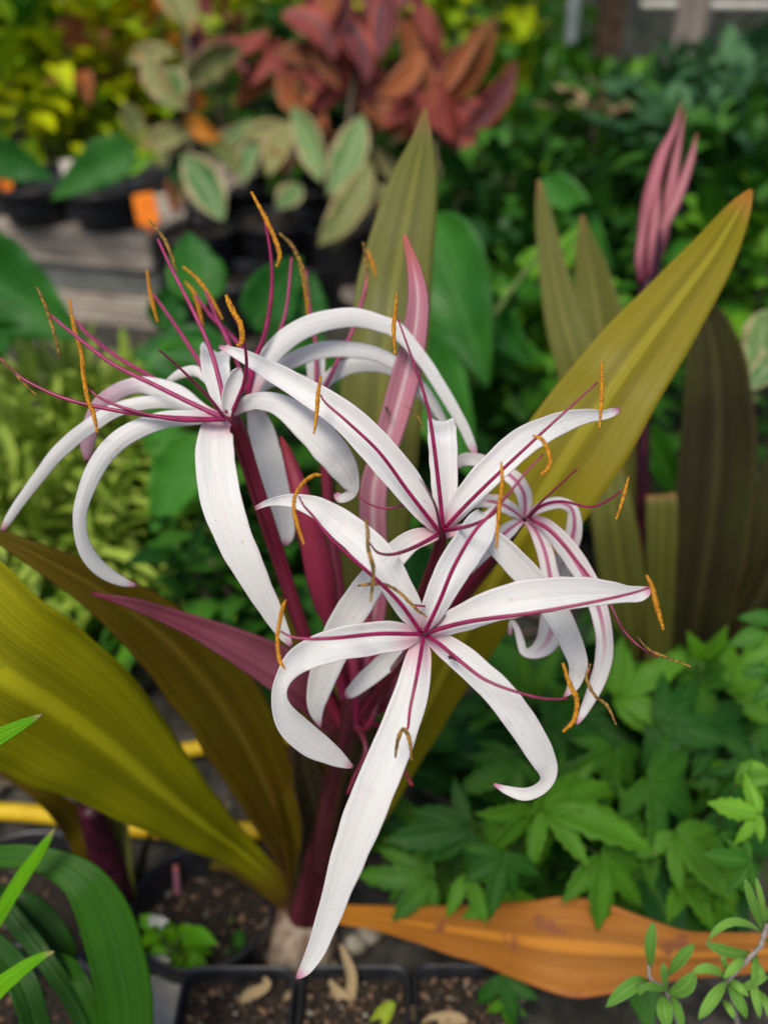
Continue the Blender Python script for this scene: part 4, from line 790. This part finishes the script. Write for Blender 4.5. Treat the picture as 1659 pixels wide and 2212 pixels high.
# ================================================================= MIDDLE GROUND
# broad green leaves (taro-like)
def broad_leaf(mb, x, y, zz, L, W, ang, rnd, tilt=.3):
    """leaf blade from base pixel pointing ang (deg, 0 = right, 90 = down)"""
    p = P(x, y, zz); a0 = R(ang); d = RT * math.cos(a0) - UP * math.sin(a0) + FW * tilt * random.uniform(-.5, .5)
    pts = []
    for t, ww in ((-.12, .1), (-.06, .5), (.05, .85), (.2, 1), (.4, .92), (.6, .7), (.78, .42), (.92, .16), (1, .02)):
        q = p + d * (L * pxs(zz) * t) - Vector((0, 0, 1)) * (.12 * L * pxs(zz) * t * t); pts.append((q, W * pxs(zz) * ww, tilt * 40))
    ribbon(mb, pts, n=22, nc=8, cup=.25, wav=.3, seed=random.random() * 9, world=True, rnd=rnd)
def broad_plant(base, leaves, label, cat='plant', mat='taro', group=None, name='broad_leaf_plant', petiole=.003):
    o = thing(name, base, label, cat, group)
    for (x, y, zz, L, W, ang) in leaves:
        mb = MB(); broad_leaf(mb, x, y, zz, L, W, ang, random.random()); lf = mb.build('leaf', M[mat], o, thick=.0008)
        ms = MB(); p = P(x, y, zz); q = Vector(base).lerp(p, .6) + Vector((0, .03, .03))
        tube(ms, [(Vector(base), petiole * 1.4), (q, petiole), (p, petiole * .7)], n=14, nc=8, world=True); ms.build('stalk', M['stem_g'], o)
    return o
GB = 'broad green leaved plants behind the lily'
broad_plant(G(960, 1120, 0), [(930, 500, 1.15, 330, 190, 68), (880, 740, 1.1, 300, 180, 62), (1000, 640, 1.25, 200, 120, 40)], 'plant with a big heart shaped green leaf right of the tall olive leaf', group=GB)
broad_plant(G(560, 1120, 0), [(430, 640, 1.15, 170, 130, -100), (560, 690, 1.12, 190, 130, -62), (470, 780, 1.1, 190, 140, 190), (650, 720, 1.15, 150, 110, -80), (420, 760, 1.1, 230, 150, 120), (420, 960, 1.0, 200, 130, 120), (350, 700, 1.15, 110, 90, -70), (620, 760, 1.1, 150, 130, 20)], 'cluster of green leaves behind the leftmost flower', group=GB)
broad_plant(G(-60, 1200, 0), [(-120, 560, 1.2, 330, 230, 25), (-80, 760, 1.2, 150, 110, -30)], 'large green leaf reaching in from the left edge in front of the timber bench', group=GB)
broad_plant(G(-40, 700, 0), [(-30, 330, 1.9, 150, 90, 15)], 'green leaf above the left end of the timber bench', group=GB)
broad_plant(G(1130, 900, 0), [(1190, 400, 1.5, 210, 90, 52), (1100, 590, 1.4, 140, 80, 60), (1090, 760, 1.3, 130, 90, 30)], 'plant with narrow pointed green leaves between the olive leaves', group=GB)
broad_plant(G(800, 1500, 0), [(880, 1180, .8, 200, 130, 85), (960, 1220, .82, 160, 110, 100), (400, 910, .85, 150, 90, 80)][:2], 'green leaves showing between the flower tubes in the middle', group=GB)
broad_plant(G(1430, 1300, 0), [(1395, 930, .98, 200, 70, 60), (1500, 1060, 1.05, 120, 60, 110)], 'single bright green leaf beside the dark purple stalk', mat='mgreen', group=GB)
broad_plant(G(260, 620, 0), [(275, 325, 1.9, 190, 95, 155)], 'drooping dark green leaf over the pots at the left', group=GB)
# ================================================================= BENCH AND FAR POTS
a = G(-900, 405, .22); b = G(318, 504, .22)
d = (b - a); d.z = 0; d.normalize(); s = Vector((-d.y, d.x, 0))
if s.y < 0: s = -s
bench = thing('timber_bench', (b.x, b.y, 0), 'weathered low timber bench with wire mesh front at the left', 'bench')
def along(off, back, a=a, b=b): return ((a + s * back).xy + d.xy * 0, (b + s * back).xy)
q = along(0, .02); board('rail', 'wood', q[0], q[1], .045, .035, .222, None, None, parent=bench)
q = along(0, .022); board('rail', 'wood', q[0], q[1], .04, .052, .184, None, None, parent=bench)
q = along(0, .025); board('rail', 'wood', q[0], q[1], .05, .085, .062, None, None, parent=bench)
for k in range(9): q = along(0, .11 + .125 * k); board('slat', 'wood', q[0], q[1], .10, .02, .218, None, None, parent=bench)
mb = MB()
for k in range(6):
    zz = .073 + .01 * k; q = along(0, .018); tube(mb, [(Vector((*q[0], zz)), .0018), (Vector((*q[1], zz)), .0018)], n=6, nc=5, world=True)
for k in range(60):
    c = b.lerp(a, k / 59) + s * .02; tube(mb, [(Vector((c.x, c.y, .06)), .0012), (Vector((c.x, c.y, .13)), .0012)], n=2, nc=4, world=True)
mb.build('wire_mesh', M['wire'], bench)
a = G(640, 560, .06); b = G(800, 640, .06)
board('loose_plank', 'wood', (a.x, a.y), (b.x, b.y), .07, .03, .07, 'loose pale plank lying by the black pots behind the arching petals', 'plank')
FP = 'black nursery pots on the bench and behind it'
pots = [(408, 492, .205, .105, 0, 'black pot with tan bark mulch beside the end of the timber bench'), (590, 470, .20, .10, 0, 'black pot behind the tall yellow anther, right of the mulch filled pot'), (745, 480, .2, .10, 0, 'black pot just left of the tall olive leaf'),
        (660, 560, .12, .09, 0, 'low black pot in front of the others behind the flowers'), (500, 590, .13, .1, 0, 'low black pot behind the leftmost flower stamens'), (70, 396, .085, .085, .22, 'black pot on the bench at the left'), (225, 404, .085, .085, .22, 'black pot on the bench near its right end'),
        (-90, 386, .085, .085, .22, 'black pot on the bench at the left edge'), (150, 362, .08, .085, .22, 'black pot on the back row of the bench, left'), (300, 372, .14, .085, 0.12, 'black pot behind the orange tag'), (520, 395, .2, .1, 0, 'black pot in the back row under the variegated leaves'), (660, 400, .2, .1, 0, 'black pot in the back row under the red plant'),
        (930, 480, .2, .10, 0, 'black pot hidden right of the tall olive leaf'), (1050, 430, .18, .09, 0, 'black pot among the greenery behind the olive leaf tips')]
for x, y, h, r, z0, lab in pots:
    pot_at(x, y, h, r, lab, z0=z0, group=FP, nchips=150 if 'mulch' in lab else 60, cs=1.6 if 'mulch' in lab else 1.2, depth=.02 if 'mulch' in lab else .03)
# plant tags
def tag_at(x, y, zz, wd, h, mat, label, rot=0):
    p = P(x, y, zz); s = pxs(zz); mb = MB(); dx = wd * s / 2; dy = h * s / 2; v = []
    dirx = Vector((math.cos(R(rot)), 0, math.sin(R(rot)))); diry = Vector((-math.sin(R(rot)), .25, math.cos(R(rot)))).normalized(); nrm = dirx.cross(diry)
    out = [(-1, -.8), (-.85, -1), (.85, -1), (1, -.8), (1, .85), (.8, 1), (-.8, 1), (-1, .85)]
    for k in (0, 1):
        for (x_, y_) in out: v.append(p + dirx * dx * x_ + diry * dy * y_ + nrm * (.0008 * (k - .5)))
    mb.add(v, [tuple(range(8)), tuple(reversed(range(8, 16)))] + [(j, 8 + j, 8 + (j + 1) % 8, (j + 1) % 8) for j in range(8)])
    k = len(mb.v); v = []
    for kk in (-1, 1):
        for (x_, y_) in ((-.2, -1), (.2, -1), (.08, -1.5), (-.08, -1.5)): v.append(p + dirx * dx * x_ + diry * dy * y_ + nrm * (.0006 * kk - .001))
    mb.add(v, [(0, 1, 2, 3), (7, 6, 5, 4), (0, 4, 5, 1), (1, 5, 6, 2), (2, 6, 7, 3), (3, 7, 4, 0)])
    tag(mb.build('plant_tag', M[mat], smooth=False), label, 'plant tag', 'plastic tags stuck in the far pots')
tag_at(316, 452, 1.92, 48, 66, 'orange_tag', 'bright orange tag standing in the mulch filled pot', 8)
tag_at(6, 378, 2.1, 34, 62, 'orange_tag', 'orange tag at the left edge over the bench', 6)
tag_at(150, 372, 2.1, 30, 50, 'white_tag', 'faded pinkish white tag above the bench', 10)
tag_at(188, 1110, 1.2, 26, 60, 'orange_tag', 'orange tag low at the left among the grassy plants', 5)
# rubber plants with named leaves
def pl(mb, x0, y0, x1, y1, w_, zz, roll=20, bend=0, rnd=.5):
    mx, my = (x0 + x1) / 2 + bend * (y1 - y0) / 100, (y0 + y1) / 2 - bend * (x1 - x0) / 100; pts = []
    for t, ww in ((0, .12), (.15, .6), (.35, .95), (.55, 1), (.75, .78), (.9, .38), (1, .04)):
        x = (1 - t) ** 2 * x0 + 2 * t * (1 - t) * mx + t * t * x1; y = (1 - t) ** 2 * y0 + 2 * t * (1 - t) * my + t * t * y1
        pts.append((x, y, zz - .03 * t, w_ * ww, roll))
    ribbon(mb, pts, n=18, nc=6, cup=.4, wav=.25, seed=random.random() * 9, rnd=rnd)
def rubber(base, stem, leaves, label, group='variegated rubber plants in pots', up=0):
    o = thing('rubber_plant', base, label, 'plant', group); ms = MB(); tube(ms, [(Vector(base), .008)] + [(P(*q), .006) for q in stem], n=20, nc=8, world=True); ms.build('stem', M['stem'], o)
    xs = [q[0] for q in leaves]; ys = [q[1] for q in leaves]
    for i in range(up):
        q = random.choice([k for k in leaves if k[6] in ('redleaf', 'redleaf_o')]); x0, y0 = q[0] + random.uniform(-50, 50), q[1] + random.uniform(-20, 60); L = random.uniform(90, 170)
        leaves.append((x0, y0, x0 + random.uniform(-60, 60), y0 - L, random.uniform(36, 60), q[5] + random.uniform(-.03, .15), random.choice(('redleaf', 'redleaf', 'redleaf_o')), 0, random.uniform(-25, 25)))
    for i in range(14):
        q = random.choice(leaves); an = random.uniform(0, 6.28); L = random.uniform(70, 120); x0, y0 = q[0] + random.uniform(-40, 40), q[1] + random.uniform(-40, 40)
        leaves.append((x0, y0, x0 + L * math.cos(an), y0 + L * math.sin(an) + 30, random.uniform(22, 46), q[5] + random.uniform(.08, .22), q[6] if random.random() < .6 else random.choice(('mgreen', 'redleaf_o', 'varieg_o')), random.uniform(-40, 50), random.uniform(-25, 25)))
    for (x0, y0, x1, y1, w_, zz, mat, roll, bend) in leaves:
        red = mat in ('redleaf', 'redleaf_o')
        if red: roll = random.uniform(-50, 55)
        mb = MB(); pl(mb, x0, y0, x1, y1, w_ * (.82 if red else .9), zz, roll, bend, random.random()); mb.build('leaf', M[mat], o, thick=.0008)
v_, vo, rl, ro, ol = 'varieg', 'varieg_o', 'redleaf', 'redleaf_o', 'orange_leaf'
rubber(G(408, 492, .19), [(410, 400, 2.0), (415, 200, 2.0), (400, 60, 2.0)],
       [(395, 335, 482, 478, 92, 1.95, v_, 10, 10), (310, 110, 410, 232, 60, 1.95, vo, 30, -20), (350, 150, 385, 236, 84, 1.96, v_, 10, 10), (400, 190, 525, 100, 74, 1.95, vo, 20, 15), (300, 300, 270, 220, 50, 2.0, vo, 20, 0), (400, 240, 480, 300, 44, 1.98, ol, 20, -20),
        (405, 270, 300, 310, 56, 2.0, vo, 10, 15), (420, 60, 350, -60, 80, 2.0, vo, 10, 0), (415, 120, 440, 70, 50, 2.05, rl, 10, 0), (440, 240, 400, 190, 40, 2.05, ol, 30, 0), (415, 330, 370, 400, 60, 2.05, 'dgreen', 10, 0), (420, 300, 520, 380, 54, 2.05, 'varieg_o', 10, 30)],
       'rubber plant with cream edged green leaves in the mulch filled pot')
rubber(G(620, 470, .18), [(625, 380, 2.05), (640, 250, 2.05), (680, 120, 2.05)],
       [(630, 230, 695, 395, 70, 2.0, v_, 20, 10), (560, 270, 520, 400, 50, 2.05, v_, 20, 0), (620, 260, 580, 380, 60, 2.05, vo, 20, 0), (650, 400, 600, 450, 56, 2.05, v_, 20, 0), (640, 340, 760, 300, 60, 2.05, ro, 20, 10), (600, 150, 660, 260, 60, 2.02, ro, 10, 0), (560, 90, 640, 180, 56, 2.02, rl, 20, 20), (640, 290, 520, 300, 50, 2.06, vo, 20, -20), (560, 330, 640, 350, 50, 2.06, ol, 20, -20)],
       'rubber plant with pale green and rusty leaves, left of the red one')
rubber(G(745, 490, .18), [(750, 400, 2.0), (760, 200, 2.0), (800, 80, 2.0)],
       [(780, 250, 708, 420, 84, 1.93, v_, 10, 10), (800, 350, 688, 530, 78, 1.9, vo, 10, 12), (850, 400, 720, 540, 54, 1.94, vo, 20, -15), (700, 20, 790, 180, 64, 1.95, rl, 20, 25), (610, 30, 720, 130, 70, 1.95, rl, 10, 30), (720, 130, 780, 60, 80, 1.98, rl, 30, 10), (830, -40, 820, 130, 74, 1.95, rl, 10, 10), (910, 110, 815, 205, 60, 1.93, ro, 20, 25), (770, 100, 590, 110, 66, 2.0, ro, 20, 15),
        (760, 160, 660, 240, 56, 2.0, rl, 20, 0), (770, 120, 640, 20, 60, 2.02, ro, 20, 0), (860, 20, 930, -60, 60, 2.0, rl, 20, 0), (780, 220, 870, 300, 60, 2.0, ro, 20, 10), (740, 200, 640, 150, 60, 2.0, rl, 20, 0), (890, 230, 830, 270, 40, 1.97, rl, 10, 0), (760, 20, 700, -60, 60, 2.0, rl, 20, 0), (800, 180, 880, 210, 50, 2.0, rl, 10, 10)],
       'rubber plant with red and maroon leaves above the tall olive leaf', up=26)
rubber(G(950, 480, .18), [(940, 400, 2.0), (945, 300, 2.0), (960, 200, 2.0)],
       [(925, 240, 1065, 35, 48, 1.97, ro, 20, -25), (940, 270, 1060, 40, 44, 1.98, ro, 20, 15), (985, 290, 1112, 130, 62, 1.97, rl, 10, -20), (1005, 210, 1010, 330, 60, 2.0, rl, 20, 0), (960, 200, 990, 310, 60, 2.0, rl, 20, 0), (930, 180, 1000, 100, 40, 2.0, rl, 20, 0), (960, 330, 1130, 390, 50, 1.95, vo, 20, -35), (960, 360, 1000, 490, 60, 1.97, vo, 20, 10), (920, 330, 1020, 430, 50, 2.0, vo, 10, 0), (940, 300, 900, 400, 50, 2.0, vo, 20, 0), (980, 260, 1060, 230, 50, 2.0, rl, 10, 0), (970, 340, 1040, 370, 46, 2.0, 'dgreen', 10, 0), (950, 250, 860, 180, 50, 2.0, rl, 10, 0)],
       'rubber plant with upright maroon leaves and cream lower leaves, right of the red one', up=10)
# ================================================================= SHRUBS OF THE BACKGROUND
def sh(x, y, zz, rad, n, L, W, mat, label, name='shrub', cat='shrub', zs=1.0, group=None, **k):
    t = P(x, y, zz); return shrub(name, (t.x, t.y, k.pop('zb', 0)), t, rad, n, L, W, mat, label, cat, group, zs=zs, **k)
GL = 'lime green shrubs at the upper left'
sh(60, 60, 2.9, .30, 420, .11, .05, 'lime', 'yellow green shrub in the upper left corner', group=GL)
sh(250, 180, 2.7, .26, 380, .09, .045, 'lime', 'yellow green shrub left of the cream edged rubber plant', group=GL)
sh(90, 250, 2.55, .22, 330, .08, .035, 'lime', 'lime shrub just above the pots on the bench', group=GL)
sh(420, 60, 3.1, .28, 340, .10, .045, 'lime', 'lime shrub behind the cream edged rubber plant', group=GL)
sh(230, 20, 3.3, .32, 340, .11, .05, 'mgreen', 'mid green shrub behind the lime ones', group=GL)
sh(20, 150, 2.7, .22, 180, .14, .07, 'mgreen', 'broad leaved mid green shrub at the left edge under the lime one', group=GL)
sh(560, 40, 3.2, .30, 320, .09, .04, 'grassy', 'pale olive shrub between the lime shrub and the red plant')
sh(660, 230, 2.7, .30, 380, .09, .04, 'dgreen', 'dark shrub in the shade behind the red rubber plant')
sh(950, 60, 3.0, .30, 300, .10, .05, 'lime', 'yellow green shrub showing through behind the red leaves')
GR = 'green shrubs filling the right background'
sh(1150, 170, 3.5, .28, 420, .08, .035, 'mgreen', 'leafy green shrub behind the grey steel post', group=GR)
sh(1080, 300, 2.8, .28, 420, .07, .035, 'mgreen', 'green shrub right of the maroon leaves', group=GR)
sh(1300, 310, 2.6, .19, 360, .08, .035, 'mgreen', 'green shrub at the foot of the dark wooden post', group=GR)
sh(1240, 420, 2.3, .24, 380, .075, .035, 'dgreen', 'dark green shrub above the two olive lily leaf tips', group=GR)
sh(1440, 290, 2.2, .15, 300, .08, .03, 'greygreen', 'grey green shrub at the foot of the wooden post', group=GR)
sh(1560, 330, 1.9, .16, 300, .09, .035, 'greygreen', 'grey green shrub right of the pink buds', group=GR)
sh(1650, 250, 2.2, .17, 260, .09, .035, 'greygreen', 'tall grey green shrub at the right edge', group=GR)
sh(1600, 500, 1.7, .20, 320, .075, .03, 'dgreen', 'dark shrub behind the tip of the gold green leaf', group=GR)
sh(1480, 500, 2.0, .24, 360, .08, .035, 'dgreen', 'dark shrub behind the pink bud cluster', group=GR)
sh(1330, 480, 2.2, .20, 260, .08, .04, 'mgreen', 'mid green shrub left of the pink bud cluster', group=GR)
sh(1120, 560, 1.9, .22, 340, .08, .04, 'dgreen', 'dark leafy shrub left of the olive lily leaf tips', group=GR)
sh(1110, 800, 1.45, .17, 320, .06, .028, 'mgreen', 'fine leaved green shrub left of the gold green leaf', group=GR)
sh(1180, 700, 1.6, .17, 260, .07, .03, 'dgreen', 'dark shrub behind the base of the olive leaf tips', group=GR)
sh(1460, 980, 1.25, .13, 300, .05, .018, 'dgreen', 'fine dark foliage between the gold leaf and the brown leaf', group=GR)
sh(1640, 640, 1.5, .17, 260, .07, .03, 'mgreen', 'green shrub at the right edge under the gold leaf tip', group=GR)
sh(930, 260, 3.0, .3, 300, .09, .04, 'dgreen', 'dark shrub in the gap behind the maroon leaves', group=GR)
GC = 'rusty leaved crotons among the lime shrubs'
sh(175, 130, 2.5, .09, 22, .10, .045, 'redleaf_o', 'small rusty croton tuft in the middle of the lime shrubs', name='croton', group=GC, stems=3)
sh(320, 50, 2.6, .08, 16, .10, .045, 'orange_leaf', 'small orange croton tuft left of the cream edged rubber plant', name='croton', group=GC, stems=3)
sh(470, 70, 2.6, .08, 16, .11, .04, 'redleaf', 'small red croton tuft between the cream edged and the red rubber plants', name='croton', group=GC, stems=3)
sh(1270, 260, 2.1, .06, 16, .07, .03, 'deadleaf', 'dry tan leaves hanging in the greenery below the dark wooden post', name='dry_weed', cat='weed', stems=3)
# variegated leaf right edge
broad_plant(G(1660, 1100, 0), [(1650, 690, 1.0, 170, 80, 95), (1700, 760, 1.0, 120, 80, 140)], 'pale cream green variegated leaf at the right edge', mat='varieg', group=None)
# grassy light plants left
def grassy(x, y, zz, label, n=260, L=.2, mat='grassy'):
    t = P(x, y, zz); base = Vector((t.x, t.y, 0)); o = thing('grassy_plant', base, label, 'plant', 'light green grassy plants at the left'); mf = MB()
    for i in range(n):
        a0 = random.uniform(0, 6.28); r = random.random(); p0 = t + Vector((math.cos(a0) * .13 * r, math.sin(a0) * .13 * r, -random.uniform(0, .12)))
        dd = Vector((math.cos(a0) * .8 * r + random.gauss(0, .2), math.sin(a0) * .8 * r - .15, .8)); leaf_tpl(mf, p0, dd, Vector((0, 0, 1)), L * random.uniform(.5, 1.1), .014, random.random(), droop=random.uniform(.2, .9), n=7, fold=.3)
    mf.build('foliage', M[mat], o); ms = MB()
    for i in range(6): tube(ms, [(base, .003), (t + Vector((random.gauss(0, .04), random.gauss(0, .04), -.03)), .002)], n=6, nc=6, world=True)
    ms.build('stem', M['stem_g'], o)
grassy(90, 960, 1.22, 'light green tuft in front of the timber bench at the left edge', L=.22)
grassy(240, 1120, 1.15, 'light green tuft under the leftmost flower')
grassy(10, 1150, 1.12, 'light green tuft at the left edge under the long pink tipped petal')
grassy(150, 860, 1.3, 'light green tuft just below the lower bench timber')
grassy(420, 1180, 1.15, 'darker tuft of narrow leaves behind the broad hanging petal', mat='mgreen')
sh(330, 1210, 1.2, .10, 260, .04, .014, 'mgreen', 'small leaved green bush above the bronze leaf')
sh(560, 1250, 1.05, .12, 160, .06, .03, 'dgreen', 'dark leafy bush behind the red flower tube')
sh(120, 1290, 1.2, .07, 110, .05, .02, 'dgreen', 'dark bush between the grassy tufts and the bronze leaf')
sh(640, 1000, 1.2, .14, 180, .07, .03, 'dgreen', 'shaded dark bush behind the flowers in the middle')
sh(360, 980, 1.45, .10, 110, .06, .03, 'dgreen', 'shaded dark bush under the leftmost flower')
sh(1010, 1000, 1.35, .13, 170, .07, .03, 'dgreen', 'shaded dark bush behind the gold green leaf')
# grass stem diagonal
mb = MB(); tube(mb, [(1060, 690, 1.2, 8), (1110, 620, 1.22, 7), (1175, 535, 1.25, 6)], n=8, nc=6)
tube(mb, [(1060, 690, 1.2, 8), (1000, 800, 1.18, 8), (960, 1000, 1.3, 7)], n=8, nc=6); tag(mb.build('bare_stem', M['stem_g']), 'bare pale green stem slanting up right of the heart shaped leaf', 'stem')
# ================================================================= POSTS, RAIL, SHADE CLOTH
def post(xb, yb, xt, yt, zz, wpx, mat, label, cat='post', round_=False):
    top = P(xt, yt, zz); p = Vector((top.x, top.y, 0)); mb = MB(); r = wpx * pxs(zz) / 2
    if round_: lathe(mb, [(r, -.05), (r, 2.4), (r * .8, 2.42), (0.001, 2.42)], p, 20)
    else:
        lathe(mb, [(r * 1.3, -.05), (r * 1.3, 2.4), (r * 1.2, 2.42), (0.001, 2.42)], p, 32, sq=14)
    for i, v in enumerate(mb.v): mb.uv[i] = (v.x * 30 + v.y * 20, v.z * .06)
    tag(mb.build('support_post', M[mat]), label, cat)
post(0, 0, 1237, 40, 2.9, 28, 'steel', 'grey galvanised steel post, leftmost of the posts', round_=True)
post(0, 0, 1318, 40, 3.0, 40, 'darkwood', 'dark brown wooden post between the steel post and the pale timber post')
post(0, 0, 1484, 60, 2.6, 52, 'wood_post', 'pale weathered timber post, thickest of the posts')
mb = MB(); a = P(1385, 10, 2.56); b = P(1760, 14, 2.56); tube(mb, [(a, .011), (b, .011)], n=4, nc=10, world=True); tag(mb.build('white_pipe', M['paleboard']), 'horizontal white pipe fixed to the pale timber post', 'pipe')
mb = MB(); n = 80
for i in range(n + 1):
    for j in range(13):
        x = -7 + 14 * i / n; z_ = 3.2 * j / 12; yy = 5.6 + .04 * math.sin(x * 9) + .05 * noise.noise(Vector((x * 3, z_ * 2, 0)))
        mb.v.append(Vector((x, yy, z_))); mb.uv.append((x, z_)); mb.r.append(.5)
for i in range(n):
    for j in range(12): q = i * 13 + j; mb.f.append((q, q + 13, q + 14, q + 1)); mb.m.append(0)
tag(mb.build('shade_cloth_fence', M['cloth'], thick=.004), 'dark shade cloth screen hanging at the back of the nursery', 'fence')
# far hedge that reads as one mass
mb = MB()
for i in range(9000):
    x = random.uniform(-3.6, 4.2); yy = random.uniform(3.6, 5.2); hmax = .55 + .35 * noise.noise(Vector((x * 1.3, 3.3, 0))) + (.45 if x < .6 else -.25)
    zz = random.uniform(0, max(.2, hmax)); leaf_tpl(mb, Vector((x, yy, zz)), rdir(-.4), Vector((0, 0, 1)), random.uniform(.06, .13), .05, random.random(), n=2, nc=2)
tag(mb.build('far_hedge', M['mgreen'], origin=(0, 4, 0)), 'mass of mixed greenery filling the back of the nursery', 'hedge', kind='stuff')
